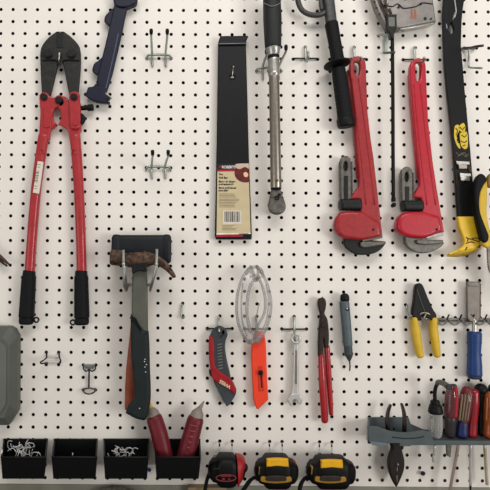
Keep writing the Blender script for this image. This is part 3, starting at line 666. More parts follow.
mb = MB(); mb.prism(catmull([(458,216.4,1),(476,216.4,1),(477.6,226),(481,235),(482.4,240.5),(480,245.5),(474,249,1),(466,250.4),(456,252.4),(448.6,254.8,1),(448.4,254,1),(456,250.2),(462,247),(464.6,242),(463,236),(459.6,227)], 4), 9, 14, 1.4, steps=3); cl = link('claw', mb, YEL, t, 'yellow painted curled claw')
mb = MB(); up = [(482.4,240.5,12.5),(480,245.5,13),(474,249,13.4),(466,250.6,13.4),(456,252.6,13.2),(448.4,254.8,12.6)]; dn = [(483,243,3),(481.6,248.4,3),(475.4,252.4,3),(467,255.6,3),(457,257.2,3),(447,256.8,3)]
vs = [P(*p) for p in up] + [P(*p) for p in dn] + [P(x, y-1.2, h) for x, y, h in up] + [P(x, y-1.6, h) for x, y, h in dn]; n = len(up)
fs = []
for i in range(n-1): fs += [(i, i+1, n+i+1, n+i), (2*n+i, 3*n+i, 3*n+i+1, 2*n+i+1), (n+i, n+i+1, 3*n+i+1, 3*n+i), (i, 2*n+i, 2*n+i+1, i+1)]
fs += [(0, n, 3*n, 2*n), (n-1, 3*n-1, 4*n-1, 2*n-1)]
mb.add(vs, fs, True); link('claw_tip', mb, YEL, cl)
for q in ([(466,237),(468,239.5),(467,241.5)], [(472,238.5),(476,238),(480,239.5)], [(466,243.5),(470,242),(474,242.5)], [(467,247),(465.4,250)], [(480.6,245),(478.6,248)], [(468,238.5),(474,240),(479,242)]):
    mb = MB(); mb.tube([(x, y, 13.9) for x, y in q], 0.6); link('worn_patch', mb, mat('scuffed_dark', (70, 48, 30), 0.6), cl)
# sticker with ragged yellow lettering blocks
st = None
for i, q in enumerate(([(455.2,125.6),(458.8,125),(459.4,131),(456.4,136),(458.8,142),(460.4,148.4),(457.8,147),(454.6,139),(454.2,131)],
          [(458.8,126.6),(463,122.8),(465.2,126),(464.8,131.4),(461.6,131.8),(459.6,130)],
          [(460,133.2),(466.4,131.6),(467.8,138),(467.6,147),(464.4,149.2),(460.6,145),(459.8,140)])):
    mb = MB(); mb.prism(catmull(q, 2), 9.9, 10.4, 0); st = link('sticker', mb, YELS, t, 'yellow printed sticker')
for q in ([(455.6,128),(457.6,131),(456,135)],[(460,127),(462.4,129.6),(464.6,127)],[(461.6,135),(464.6,137),(466.6,134.6)],[(461,141),(464.4,142.4),(467,140.6)],[(457,139),(458.6,143)],[(462.4,146),(465.4,145)],[(459.2,131),(459.4,137),(460.6,146)]):
    mb = MB(); mb.tube([(x, y, 10.5) for x, y in q], 0.4); link('black_marking', mb, INK, st)
mb = MB(); mb.tube([(456, 152, 10.1), (460, 155.5, 10.1), (464, 152.6, 10.1), (467, 157, 10.1)], 0.25); mb.tube([(457.6, 156.6, 10.1), (462, 153, 10.1), (465, 156.6, 10.1), (468.4, 154, 10.1)], 0.25); link('scribble', mb, GREYINK, t)
for y, w in ((161, 0), (173, 1)):
    mb = MB(); mb.prism([(456.4+w*3.6, y), (469.4+w*1.4, y+0.4), (470+w*1.4, y+3.4), (457+w*3, y+3.4)], 9.8, 12, 0.4); cp = link('clip', mb, CHROME, t)
    mb = MB(); mb.prism([(458.6+w*1.8, y+2.6), (467.4+w*2, y+3), (467.6+w*2.6, y+7.6), (459+w*2, y+7.8)], 9.8, 12.6, 0.6); link('clip_tab', mb, SATIN if w == 0 else CHROME, cp)
mb = MB(); mb.prism([(468, 165), (472, 165.4), (471.6, 172.4), (468.6, 172)], 8, 11, 0.5); link('buckle', mb, OLDST, t)

# ------------------------------------------------------------------ saw handle at the right edge
t = thing('hand_saw', 'saw with a curved black and yellow handle cut off by the right edge', 'saw', 484, 200)
mb = MB(); mb.prism(catmull([(487,180),(488,188),(487.8,200),(487.4,210),(488.4,220),(490.6,231),(492.4,242),(489,248),(484.6,246),(482,240),(479,225),(478.6,205),(480.4,190)], 4), 17, 23, 2, steps=3); link('handle', mb, YEL2, t)
mb = MB(); mb.prism(catmull([(475.2,196),(475.6,184),(477.6,177.2),(481,173.4),(485,174.8),(487.6,179.6),(484.4,185),(481.2,192),(480,202),(480.8,211),(483.6,220),(487.2,229),(489.6,236),(488.6,241),(485.4,243),(482.6,240.5),(480.2,231),(476.8,216)], 4), 17, 24.5, 2.2, steps=3); link('rubber_grip', mb, BLKR, t, 'black rubber grip')
mb = MB(); mb.prism([(487.4,245),(508,245),(508,290),(492,276),(489,270),(488,262)], 19, 21, 0.3); teeth(mb, 487.4, 247, 488.6, 268, -1, 9, 19.2, 20.8, 0.8); link('blade', mb, mat('brown_grey_steel', (104, 98, 88), 0.45, 0.5, var=0.3, scale=120), t)
mb = MB(); mb.prism(catmull([(488.6,176),(494,172),(500,176),(500,186),(492,188),(488.4,185)], 4), 17, 22, 1); link('tool_end', mb, mat('dull_brass', (120, 96, 44), 0.5), t)

# ------------------------------------------------------------------ mallet and hammer
t = thing('rubber_mallet', 'mallet with a wide dark head and red-brown handle hanging behind the claw hammer', 'mallet', 140, 245)
mb = MB(); mb.sweep([(117.2, 249, 9), (166, 249, 9)], 14, 8, 5, 24, cap='flat'); hd = link('head', mb, MALH, t)
mb = MB(); mb.sweep([(115.4, 249, 9), (118, 249, 9)], 14.6, 8.5, 5, 24, cap='flat'); link('head_rim', mb, MALH, hd)
mb = MB(); mb.sweep([(165.2, 249, 9), (168.2, 249, 9)], 14.6, 8.5, 5, 24, cap='flat'); link('head_rim', mb, MALH, hd)
mb = MB(); mb.sweep([(140, 262, 7), (137, 320, 6), (131.5, 372, 6), (129.4, 408, 6)], [5, 6, 5.6, 4.6], 4, 2.4, 18); link('handle', mb, WOODR, t)
t = thing('claw_hammer', 'claw hammer with a rusty brown head, grey neck and dark rubber grip', 'hammer', 140, 265)
mb = MB(); mb.prism(catmull([(133,257,1),(146,257,1),(147.4,280,1),(148,336,1),(131,336,1),(131.4,300,1),(132,280,1)], 3), 20, 29, 2.2, steps=3); link('neck', mb, NECK, t)
mb = MB(); mb.prism(catmull([(130.2,314.5,1),(133,315.6),(137,319),(140,325),(144,329.5),(148.4,331.4,1),(149.2,345),(149.8,370),(150.6,390),(150,404),(146.8,418.4),(144,421.6,1),(136,419.8),(130,416.8),(125.2,414,1),(127.4,407),(132.4,400),(134,392),(132.2,375),(130.4,350)], 4), 17, 31, 4, steps=4); gp = link('grip', mb, HGRIP, t)
mb = MB()
for k_ in range(3): mb.tube([(130.6, 316.5+k_*2.2, 30), (134.6, 318.6+k_*2.2, 31.2), (138, 323.5+k_*2, 31.4), (141, 328.6+k_*1.6, 31.4)], 0.45)
link('moulded_rib', mb, BLK, gp)
for x, y in ((145, 359.4), (144.4, 361.6), (146.4, 364.6), (145.6, 372), (139.6, 408.4), (145, 367)):
    mb = MB(); mb.ball(x, y, 31, 0.55); link('paint_fleck', mb, WHITE, gp)
mb = MB()
mb.sweep([(113.4, 257.4, 27), (119.5, 257.8, 27)], 8, 8, 2.4, 20, cap='flat')
mb.sweep([(119.5, 257.8, 27), (131, 259.5, 27)], [6.2, 5.6], [6.2, 6], 2.4, 20)
mb.sweep([(129, 260, 27), (139, 259.8, 27), (149, 258.4, 27)], [7.4, 8, 6.4], [8, 8.4, 7], 2.6, 20)
hd = link('head', mb, RUST, t)
mb = MB(); mb.prism(catmull([(131,262,1),(147.6,262,1),(146.4,272,1),(139,271),(133,273.6),(131.6,270)], 3), 22, 34.4, 1); link('socket', mb, DKMET, hd)
mb = MB(); mb.prism(catmull([(143,251,1),(151,252.6),(159,256),(166.4,261.8),(172,269.2),(176,276.4),(173,278.4,1),(167.6,272.4),(161,267.6),(154,265),(147,267.5),(143,268,1)], 4), 20, 33, 2.4, steps=3); link('claw', mb, RUST, hd)
t = thing('hammer_hook', 'chrome double hook carrying the claw hammer and mallet by their heads', 'pegboard hook', 140, 278)
for pts in ([(128, 284, -2), (127.6, 286, 6), (126, 290.5, 24), (124.4, 284, 35), (123.8, 268, 39), (123.6, 262, 39), (123.4, 250, 38)], [(151, 284, -2), (151, 286, 6), (150.4, 290.5, 24), (152.6, 282, 35), (155.8, 268, 39), (156.4, 262, 39), (156.8, 249, 38)]):
    mb = MB(); mb.tube(pts, 1.35, seg=10); pr = link('prong', mb, ZINC, t)
    mb = MB(); mb.ball(pts[5][0], pts[5][1]+2, 39.6, 1.8); mb.tube([(pts[5][0]+0.9, 266, 40), ((pts[5][0]+pts[2][0])/2+1.2, 277, 37), (pts[2][0]+0.8, 288, 28)], 0.7); link('weld', mb, CHROME, pr)

# ------------------------------------------------------------------ case and tool tip at the left edge
t = thing('tool_case', 'grey plastic case with chamfered corners cut off by the left edge', 'case', 0, 376)
mb = MB(); mb.prism([(-22,326.6),(9.6,326.8),(13.8,329.5),(17.6,336.5),(17.2,411.5),(9,425),(-22,425.6)], 2, 12, 1, draft=0.0); cs = link('shell', mb, CASE, t)
O = [(-22,326.6),(9.6,326.8),(13.8,329.5),(17.6,336.5),(17.2,411.5),(9,425),(-22,425.6)]
I = [(-22,337),(2,337.4),(5.6,340),(9.6,346),(9.4,405),(4,418),(-22,419)]
mb = MB(); vo = [P(x, y, 12) for x, y in O]; vi = [P(x, y, 20) for x, y in I]; n = len(O)
mb.add(vo+vi, [(i, (i+1) % n, n+(i+1) % n, n+i) for i in range(n)] + [tuple(range(n, 2*n)), tuple(range(n))[::-1]]); link('lid', mb, CASE, t)
mb = MB(); mb.prism([(-22,342),(1,342.4),(6,347.6),(6,404),(0.5,413.6),(-22,414.4)], 19.5, 21.2, 0.8); link('lid_panel', mb, mat('case_panel_grey', (98, 100, 93), 0.5, var=0.05, scale=20), t)
t = thing('hand_pliers', 'brown pointed plier tips reaching in from the left edge above the grey case', 'pliers', -4, 256)
mb = MB(); mb.sweep([(-14, 245, 8), (0, 256.4, 8), (8.8, 264.2, 7)], [3, 1.9, 0.9], 2, 2.5); link('jaw', mb, BROWNT, t)
mb = MB(); mb.sweep([(-14, 250, 8), (0, 260.4, 8), (7, 266, 7)], [3, 1.5, 0.8], 2, 2.5); link('jaw', mb, OLDST, t)
mb = MB(); mb.sweep([(-14, 247.6, 7), (0, 258.6, 7), (6.4, 264, 7)], [1.2, 1, 0.7], 1.6, 2.5); link('spring_wire', mb, CHROME, t)

# ------------------------------------------------------------------ knives
t = thing('utility_knife', 'red and dark grey folding utility knife hanging on a wire hook', 'utility knife', 220, 330)
mb = MB(); mb.prism(catmull([(209.4,338),(212.6,330.6),(216,327),(220,325.6),(225,328.6),(227.8,334.6),(226,340),(225.2,348),(227,360),(229.6,371),(231.6,380),(236.4,389),(235.8,395,1),(230,405,1),(226.8,407,1),(222.6,400,1),(214.6,384,1),(211,372),(209.4,355)], 4), 2, 9, 1.4, holes=[[(219.4,339),(222.6,333),(223.4,331.8),(223.2,334.6),(220,339.4)]], steps=3); bd = link('body', mb, KGREY, t)
mb = MB(); mb.prism(catmull([(209,338),(210.8,335.4),(213,338),(214.2,345),(214.8,364),(220,371.5),(231.4,379.4),(236.2,388.4,1),(235.8,395,1),(224,386.4),(214,380.4),(211,373),(209,355)], 4), 4, 10.4, 1.2); rp = link('red_side', mb, KRED, t)
mb = MB(); mb.prism([(216.4,387),(226,391.5),(233.4,397),(230,404.6),(226.8,406.6),(222.8,399.6)], 8.6, 9.8, 0.4); link('blade_guard', mb, mat('slate_dark', (58, 64, 68), 0.45), t)
mb = MB()
for i in range(9): mb.sweep([(217.4+i*0.12, 345+i*3, 9.2), (221.4+i*0.12, 344+i*3, 9.2)], 0.8, 0.9)
link('grip_rib', mb, mat('rib_grey', (96, 100, 100), 0.5), bd)
mb = MB(); mb.prism(catmull([(209.6,369),(212,372),(211.4,377),(209,373)], 2), 5, 8, 0.5); link('release_button', mb, BLK, t)
text('lettering', 'WISS', 231.2, 386.2, 10.55, 3.3, 180-31, mat('gold_white_ink', (220, 196, 160), 0.5), rp, 0.03, 1.2)
t = thing('box_cutter', 'bright orange box cutter with a black slider, below the clear glasses', 'box cutter', 260, 335)
mb = MB(); mb.prism(catmull([(252.4,340),(256,334),(260.6,331),(264,334),(266,343),(266.8,365,1),(268.4,400,1),(258.4,409.6,1),(256.4,409,1),(253.4,400,1),(252,375,1),(251.4,352)], 3), 2, 9, 1.4, holes=[ell(259, 339, 1.6)], steps=3); bd = link('body', mb, ORANGE, t)
mb = MB(); mb.prism([(258.2,366),(262.8,365.8),(264.4,391),(258.8,391.4)], 8.6, 9.6, 0.4, holes=[[(260.3,372),(262,372),(262.8,389),(261,389)]]); link('slider_frame', mb, mat('deep_orange', (205, 52, 28), 0.4), bd)
mb = MB(); mb.prism([(260.4,374),(261.8,374),(262.6,388),(261.2,388)], 8.8, 9.7, 0.1); link('slot', mb, INK, bd)
mb = MB(); mb.disc(260.8, 373, 9, 12.4, 2.6, 0.6, 10); mb.prism(rect(258.6, 371, 263, 375), 9, 11.4, 0.4); link('slider', mb, BLK, t)

# ------------------------------------------------------------------ clear safety glasses
t = thing('safety_glasses', 'clear plastic safety glasses hanging on end above the orange box cutter', 'safety glasses', 254, 270)
L1 = [(251,266,16),(243.4,276,20),(238.4,290,22),(236.6,306,22),(238,322,20),(242.6,334,17),(249,342,14),(254,339,15),(250.6,330,19),(247.4,316,23),(247.4,300,24),(250,287,22),(254,277,18)]
L2 = [(258,268,16),(264,277,18),(269,290,18),(271,305,18),(269,320,17),(264,333,15),(258,342,13),(255.4,338,15),(258,326,18),(264,314,20),(265.4,301,21),(263,288,20),(258.6,277,18)]
for L in (L1, L2):
    mb = MB(); mb.tube(L + [L[0]], 1.35, k=4); fr = link('frame_edge', mb, CLR, t)
    mb = MB(); pp = path(L + [L[0]], 3)[:-1]; c = sum((Vector(p) for p in pp), Vector())/len(pp); c.z += 3
    vs = [P(p.x, p.y, p.z) for p in pp]; vs2 = [P(p.x*0.9+c.x*0.1, p.y*0.97+c.y*0.03, p.z+2) for p in pp]; n = len(pp)
    half = n//2
    fs = [(i, (i+1) % n, n+(i+1) % n, n+i) for i in range(n)] + [(n+i, n+i+1, n+n-2-i, n+n-1-i) for i in range(0, half-1)]
    mb.add(vs+vs2, fs, True); link('lens', mb, CLRL, t, 'clear lens')
mb = MB(); mb.tube([(243, 283, 24), (241.4, 300, 26), (242.2, 320, 24), (247, 336, 18)], 0.7); mb.tube([(250, 283, 26), (246, 300, 28), (246.4, 318, 26), (250, 333, 20)], 0.5)
mb.tube([(266, 284, 22), (268.4, 302, 23), (266.4, 320, 20), (261, 333, 17)], 0.6); mb.tube([(257.6, 330, 14), (256.8, 316, 15), (259.4, 303, 16)], 0.6); link('rib', mb, CLR, t)
mb = MB(); mb.tube([(246, 274, 14), (250, 268.4, 17), (256, 267, 18), (261, 270, 17), (263, 277, 15)], 1.7); mb.ball(256, 279.5, 18, 2.6); mb.ball(261.4, 272, 18, 2.2); mb.ball(251, 272, 18, 2.0); mb.tube([(250, 277, 18), (255, 275, 20), (260, 278, 18)], 1.3); link('nose_bridge', mb, CLR, t)
mb = MB(); mb.tube([(244, 337, 15), (249, 342.5, 16), (255, 341, 16), (259, 336, 15)], 1.7); mb.ball(251.5, 341.5, 17, 2.6); link('temple_hinge', mb, CLR, t)

# ------------------------------------------------------------------ combination wrench
t = thing('combination_wrench', 'small chrome combination wrench hanging from a wire hook, ring end up', 'wrench', 296, 340)
mb = MB(); mb.ring(296.2, 339, 3, 9, 5.4, 2.7, 1, 20); link('ring_end', mb, WCHR, t)
mb = MB(); mb.prism(catmull([(293.8,343,1),(298.8,343,1),(299.2,360),(298.8,380),(298.6,390),(300,396,1),(290.6,396,1),(292.4,390),(293,375),(293.6,358)], 3), 4, 8, 1.2); sh = link('shaft', mb, WCHR, t)
mb = MB(); mb.prism([(295.4,350),(297.2,350),(297,384),(295,384)], 7.6, 8.4, 0.1); link('stamped_panel', mb, SATIN, sh)
jaw = [(295.3+7.3*math.cos(math.radians(a)), 400.4+7*math.sin(math.radians(a))) for a in range(115, 415, 15)] 
mb = MB(); mb.prism(jaw + [(297.6,403.6),(296.8,400.4),(294.6,399.6),(292.8,401.6),(293,404)], 3, 9, 1); link('open_end', mb, WCHR, t)

# ------------------------------------------------------------------ long pliers
t = thing('long_pliers', 'long pliers with brown steel jaws and slim red dipped handles', 'pliers', 323, 300)
mb = MB(); mb.prism(catmull([(319.4,298.4),(324.6,298.2),(326.6,303),(326,309),(325,314),(328,320),(329.4,334),(329,348,1),(324.4,348,1),(324,338),(323.4,348),(323,357,1),(318.4,357,1),(318.4,342),(319.2,328),(320.4,316),(318.6,308),(318,303)], 4), 3, 10, 1.6, steps=3); jw = link('jaw', mb, OLDST, t)
mb = MB(); mb.disc(323.8, 325, 9.6, 12, 2.6, 0.6, 14); link('pivot', mb, OLDST, jw)
mb = MB(); mb.sweep([(327, 347, 6), (328.6, 375, 6), (330.4, 402, 6), (331, 414, 6)], [2.7, 2.9, 2.4, 2], 3, 2.2); link('handle', mb, PLRED, t)
mb = MB(); mb.sweep([(321, 356, 8), (322.4, 385, 9), (324.2, 410, 9), (324.6, 420.6, 9)], [2.8, 3.6, 3.6, 3.4], 3.6, 2.2); link('handle', mb, PLRED, t)
tube_h = MB(); tube_h.tube([(322.6, 302, -3), (322.6, 301, 3), (322.4, 297.2, 8)], 0.7)
tag(link('wire_hook', tube_h, DZINC), 'short wire hook holding the red handled pliers by the jaws', 'pegboard hook')

# ------------------------------------------------------------------ grey scriber pen
t = thing('scribe_pen', 'slate grey pen-shaped tool with a black cap and a thin needle', 'scribe', 346, 295)
mb = MB(); mb.sweep([(344.6, 296.6, 8), (344.8, 299.4, 8)], [4.3, 4.5], 4.4, 2.2, 18); mb.sweep([(344.8, 299.4, 8), (345, 302.6, 8)], 3.4, 3.4, 2.2, 18, cap='flat'); link('cap', mb, BLK, t)
mb = MB(); mb.sweep([(344.3, 302.6, 8), (346, 322, 8), (347.8, 345, 8)], [4.8, 4.7, 4.5], 4.6, 2.2, 20, cap='flat'); bd = link('barrel', mb, PENG, t)
mb = MB(); mb.disc(347.6, 309.2, 11.4, 13.4, 1.7, 0.3, 12); link('button', mb, BLK, bd)
mb = MB(); mb.disc(347.2, 308.6, 13.2, 13.8, 0.7, 0.1, 8); link('button_dot', mb, WHITE, bd)
mb = MB(); mb.sweep([(347.9, 345, 8), (348.6, 354, 8)], 4.0, 4.0, 2.2, 20, cap='flat'); mb.sweep([(348.7, 354, 8), (349.1, 357, 8), (349.4, 361, 8)], [4.6, 3.2, 0.9], [4.6, 3.2, 0.9], 2, 18); link('nose', mb, mat('dark_slate', (58, 68, 72), 0.45), t)
mb = MB(); mb.tube([(349.4, 360, 8), (350, 366, 7), (349.6, 370.6, 6)], 0.7); link('needle', mb, DKMET, t)

# ------------------------------------------------------------------ wire stripper
t = thing('wire_stripper', 'wire stripper with black blades and yellow handles', 'wire stripper', 420, 300)
mb = MB(); mb.prism(catmull([(415.6,286.4),(418,283.4),(421.4,283.6),(424,287),(427.6,296),(433,308.6),(437,315.6),(434,322,1),(427,317.6),(421,321),(413.6,319,1),(412.4,313),(414.2,300)], 4), 4, 10, 1, steps=2); bl = link('blades', mb, BLK, t)
mb = MB(); mb.tube([(417, 289, 10.2), (420.4, 300, 10.4), (425, 312, 10.4)], 0.35); link('blade_seam', mb, mat('edge_grey', (86, 88, 88), 0.4), bl)
mb = MB(); mb.tube([(419.6, 314.4, 10.5), (425, 312.6, 11), (429.6, 314.6, 10.6)], 0.9); mb.tube([(426, 313.6, 11), (423.4, 318.4, 11), (421.2, 321, 10)], 0.9); mb.tube([(421, 318, 10.4), (430, 319.4, 10.4)], 0.7, smooth_path=False); link('spring', mb, SATIN, t)
mb = MB(); mb.sweep([(413.6, 318.6, 7), (415.6, 330, 7), (417.8, 344, 7), (420, 355.6, 7)], [3.2, 4.3, 4.1, 3.3], 4, 2.3, 18); link('handle', mb, YEL2, t)
mb = MB(); mb.sweep([(433.4, 319, 7), (433.8, 332, 7), (435.6, 345, 7), (437, 355.2, 7)], [3.4, 4.2, 3.9, 3.1], 4, 2.3, 18); link('handle', mb, YEL2, t)
mb = MB(); mb.tube([(406.8, 305.4, -3), (406.8, 305.8, 2), (407.2, 312, 4), (408.6, 317.6, 6), (410.8, 318.4, 10), (411.4, 315, 12)], 0.9)
tag(link('wire_hook', mb, ZINC), 'slim bent wire hook at the left shoulder of the wire stripper', 'pegboard hook')

# ------------------------------------------------------------------ wire rail and chisel
t = thing('wire_tool_rail', 'grey wire rail with a row of loops running to the right edge behind the chisel', 'tool rail', 470, 319)
mb = MB(); mb.tube([(436, 319.6, 3), (464, 319.6, 3), (510, 319.6, 3)], 1.5, smooth_path=False); mb.tube([(436, 321.6, 4), (510, 321.6, 4)], 0.7, smooth_path=False); link('bar', mb, RAILM, t)
for i in range(6):
    x = 437.5 + i*12.6
    mb = MB(); mb.tube([(x, 320, 4), (x+0.6, 323, 9), (x+4.4, 324.6, 13), (x+8.2, 323, 9), (x+8.8, 320, 4)], 0.9); link('loop', mb, RAILM, t)
    mb = MB(); mb.tube([(x+9.4, 319.6, 4), (x+10.8, 316.2, 9), (x+11.6, 314.8, 11)], 0.75); link('prong', mb, DKMET, t)
t = thing('wood_chisel', 'wide steel wood chisel with a blue handle hanging blade up', 'chisel', 474, 320)
mb = MB(); mb.prism([(467.2,281.6),(480.2,281.6),(480.4,286),(480.2,318),(478,321.6),(470,321.6),(467.4,318)], 5, 8.5, 0.8); bl = link('blade', mb, mat('chisel_steel', (112, 105, 98), 0.5, 0.5, var=0.12, scale=60), t)
mb = MB(); mb.prism([(467.8,282),(479.8,282),(479,286.6),(468.8,286.6)], 8.3, 9, 0.3); link('cutting_bevel', mb, JAWST, bl)
mb = MB(); mb.prism([(479.4,283),(481.2,283.6),(481,318),(479.2,320)], 4, 8, 0.4); link('side_bevel', mb, RUST, bl)
mb = MB(); mb.sweep([(474.4, 320, 7), (474.6, 334, 8)], [2.4, 2.2], [2.4, 2.2], 2, 16); link('neck', mb, CHROME, t)
mb = MB(); mb.sweep([(474.4, 334, 9), (474.4, 340, 9), (474.2, 352, 9), (474.4, 364, 9), (474.4, 374, 9)], [6.6, 6.4, 5.9, 6.6, 6.9], [6.4, 6.2, 5.8, 6.4, 6.8], 2.3, 24, cap='flat'); link('handle', mb, BLUE, t)
mb = MB(); mb.sweep([(474.4, 374.6, 9), (474.4, 376.4, 9)], 6.4, 6.2, 2.3, 24, cap='flat'); link('butt_cap', mb, mat('dull_cap', (60, 62, 70), 0.4, 0.3), t)

# ------------------------------------------------------------------ grey tool holder shelf
t = thing('tool_holder', 'slate grey plastic tool holder shelf at lower right, full of screwdrivers', 'tool holder', 430, 430)
mb = MB(); mb.prism([(368.4,417.4),(408.6,417.4),(411,424),(424,429.6),(444,431.5),(510,432.5),(510,441),(368.4,441)], 0.3, 2.4, 0.5, holes=[ell(394,429.3,1.3)]); link('back_plate', mb, HOLD, t)
mb = MB(); mb.prism(catmull([(368.2,426.6,1),(377,426.8),(384,429),(392,431.6),(404,432.6),(414,432),(424,430.6),(430,433.4),(434,440.6,1),(510,441,1),(510,445.4,1),(411,445.4,1),(411,446.4,1),(399.6,446.4,1),(399.6,443.4,1),(388,443.4,1),(388,446,1),(373,445.4,1),(368.2,440.6,1)], 4), 23, 26, 0.6); fr = link('front_wall', mb, HOLD, t)
mb = MB(); mb.tube([(392, 437, 26.1), (404, 438.4, 26.2), (416, 438, 26.1), (424, 436.4, 26.1)], 0.45); link('moulded_groove', mb, DKMET, fr)
def hbox(name, x0, x1, y, h0, h1, th, m, par):
    a = P(x0, y, h1); b = P(x1, y, h1); c = P(x0, y, h0); d = P(x1, y, h0)
    vs = [(a.x,-h1*U,z) for z in (a.z-th*U,a.z)]+[(b.x,-h1*U,z) for z in (a.z-th*U,a.z)]+[(d.x,-h0*U,z) for z in (a.z-th*U,a.z)]+[(c.x,-h0*U,z) for z in (a.z-th*U,a.z)]
    mb = MB().add(vs, [(0,2,3,1),(2,4,5,3),(4,6,7,5),(6,0,1,7),(1,3,5,7),(0,6,4,2)]); return link(name, mb, m, par)
hbox('floor_plate', 368.4, 388, 441, 2, 24, 2.2, HOLD, t)
hbox('floor_plate', 405.6, 428, 441, 2, 24, 2.2, HOLD, t)
hbox('floor_plate', 388, 405.6, 441, 2, 9, 2.2, HOLD, t)
hbox('top_rail', 426, 510, 441, 2, 24.5, 3.4, HOLD, t)
mb = MB(); a = P(368.2, 427, 26); c = P(368.6, 419, 2); zl = P(0, 441, 24).z; vs = [(a.x,-24*U,zl),(a.x,-24*U,a.z),(c.x,-U,c.z),(c.x,-U,zl),(a.x+1.6*U,-24*U,zl),(a.x+1.6*U,-24*U,a.z),(c.x+1.6*U,-U,c.z),(c.x+1.6*U,-U,zl)]
mb = MB().add(vs, [(0,1,2,3),(4,7,6,5),(0,4,5,1),(1,5,6,2),(2,6,7,3),(3,7,4,0)]); link('end_wall', mb, HOLD, t)
mb = MB(); mb.prism([(369.6,441.2),(388,443.6),(388,446),(373,445.4)], 25.8, 27, 0.3); link('lower_lip', mb, mat('blue_grey_lip', (98, 110, 120), 0.45), fr)

t = thing('nipper_pliers', 'dark pliers standing head down in the left end of the grey holder', 'pliers', 397, 440)
for pts in ([(390.4, 405, 14), (387.8, 413, 14), (387.4, 425, 14), (389.6, 436, 13), (393.6, 448, 13)], [(401.6, 404, 14), (404, 413, 14), (404.6, 425, 14), (403.4, 436, 13), (400.6, 448, 13)]):
    mb = MB(); mb.sweep(pts, [1.3, 1.8, 2.0, 2.2, 2.6], 2, 2.3); mb2 = link('handle', mb, mat('dark_maroon_dip', (26, 18, 19), 0.35), t)
    mb = MB(); mb.tube([(p[0]-0.6, p[1], p[2]+2) for p in pts[:3]], 0.35); link('worn_edge', mb, mat('worn_pink', (92, 66, 64), 0.4), mb2)
mb = MB(); mb.prism(catmull([(391,442,1),(403,442,1),(402.6,450),(405,460),(404.6,470),(401,480),(397,488,1),(393,482),(389.4,472),(389,461),(392,450)], 4), 8, 15, 2, steps=3); hd = link('head', mb, mat('dark_nipper_steel', (40, 35, 32), 0.4, 0.3), t)
mb = MB(); mb.disc(398, 465, 14.8, 16.4, 1.4, 0.4, 12); link('rivet', mb, SATIN, hd)
mb = MB(); mb.prism(catmull([(396.2,476),(397.6,475.6),(398,480),(397.2,482.4),(396.2,480)], 3), 14.6, 15.5, 0.2); mb.tube([(397.2, 467, 15), (397, 475, 15)], 0.3, smooth_path=False); link('jaw_gap', mb, SATIN, hd)

# ------------------------------------------------------------------ screwdrivers
def driver(label, top, bot, ws, m, group='screwdrivers in the grey holder', h=16, n=2.2, name='screwdriver'):
    t = thing(name, label, 'screwdriver', bot[0], bot[1], h, group)
    pts = [(top[0]+(bot[0]-top[0])*i/4, top[1]+(bot[1]-top[1])*i/4, h) for i in range(5)]
    mb = MB(); mb.sweep(pts, ws, ws, n, 20); hd = link('handle', mb, m, t)
    return t, hd
t, hd = driver('clear handled driver with a black collar and bent tube on top', (435.4, 413.4), (435.2, 434), [6.2, 6.4, 6.6, 6.6, 6], CLRL)
mb = MB(); mb.sweep([(435.4, 412, 16), (435.3, 434, 16)], [1.0, 1.3], [1.0, 1.3]); link('core', mb, mat('core_pale', (120, 118, 104), 0.4), hd)
mb = MB()
for i in (-5, -2.4, 2.4, 5): mb.sweep([(435.4+i, 414, 18), (435.2+i, 434, 18)], 0.4, 0.8)
link('flute', mb, CLR, hd)
mb = MB(); mb.sweep([(435.5, 406.4, 16), (435.4, 411.4, 16)], [5.8, 6.8], [5.8, 6.8], 2.2, 20, cap='flat'); mb.sweep([(435, 401.6, 16), (435.2, 406, 16)], 4.2, 4.2, 2.2, 18, cap='flat'); link('collar', mb, BLK, t)
mb = MB(); mb.tube([(435, 402, 16), (434.8, 393, 16), (435.6, 387.6, 17), (437.2, 383.4, 18)], [1.8, 1.8, 1.7, 1.5]); link('black_rod', mb, BLK, t)
mb = MB(); mb.tube([(436.6, 386, 17), (438.2, 382.2, 19), (443, 383.2, 25), (448.6, 386.8, 34)], [1.6, 2.4, 2.6, 2.8], seg=12); bt = link('bent_tube', mb, mat('dull_grey_tube', (96, 94, 86), 0.4, 0.3), t)
mb = MB(); mb.disc(449, 387.2, 34, 35.6, 2.9, 0.5, 16); link('tube_end', mb, mat('navy_black_end', (22, 24, 34), 0.4), bt)
mb = MB(); mb.sweep([(434.8, 446, 15), (434, 456, 15)], 1.3, 1.3); mb.sweep([(434, 456, 15), (433.8, 461.4, 15)], 1.8, 1.8, cap='flat'); link('shaft', mb, WCHR, t)
t, hd = driver('screwdriver with a clear and red split handle beside the clear handled driver', (451.6, 388), (450.6, 416), [4.2, 5.8, 6.0, 6.0, 5.8], CLRR)
mb = MB(); mb.sweep([(454.6, 388, 17.5), (455, 400, 18), (454, 416, 18)], [2.4, 3, 3], 4, 2.2); link('red_side', mb, KRED, hd)
mb = MB(); mb.sweep([(451.4, 386.6, 16), (454.6, 386.4, 16)], 2.6, 3.4); link('end_cap', mb, GREYM, t)
mb = MB(); mb.sweep([(450.6, 417.6, 16), (450.2, 434, 16)], [5.6, 4.6], [5.6, 4.6], 2.2); link('ferrule', mb, mat('smoky_plastic', (52, 46, 46), 0.3), t)
mb = MB(); mb.prism([(446.6,444),(452,444),(450.6,457.6),(447.2,456)], 13, 16, 0.3); link('shaft', mb, JAWST, t, 'flat grey blade')
t, hd = driver('fluted clear and red screwdriver with a blue collar', (466.6, 394), (463.2, 420), [5.6, 6.4, 6.2, 5.8, 5.4], CLRR)
mb = MB()
for i in (-4.6, -1.6, 1.4, 4.2): mb.sweep([(466.8+i, 394.6, 21), (463.4+i*0.9, 420, 21)], 0.8, 1.4)
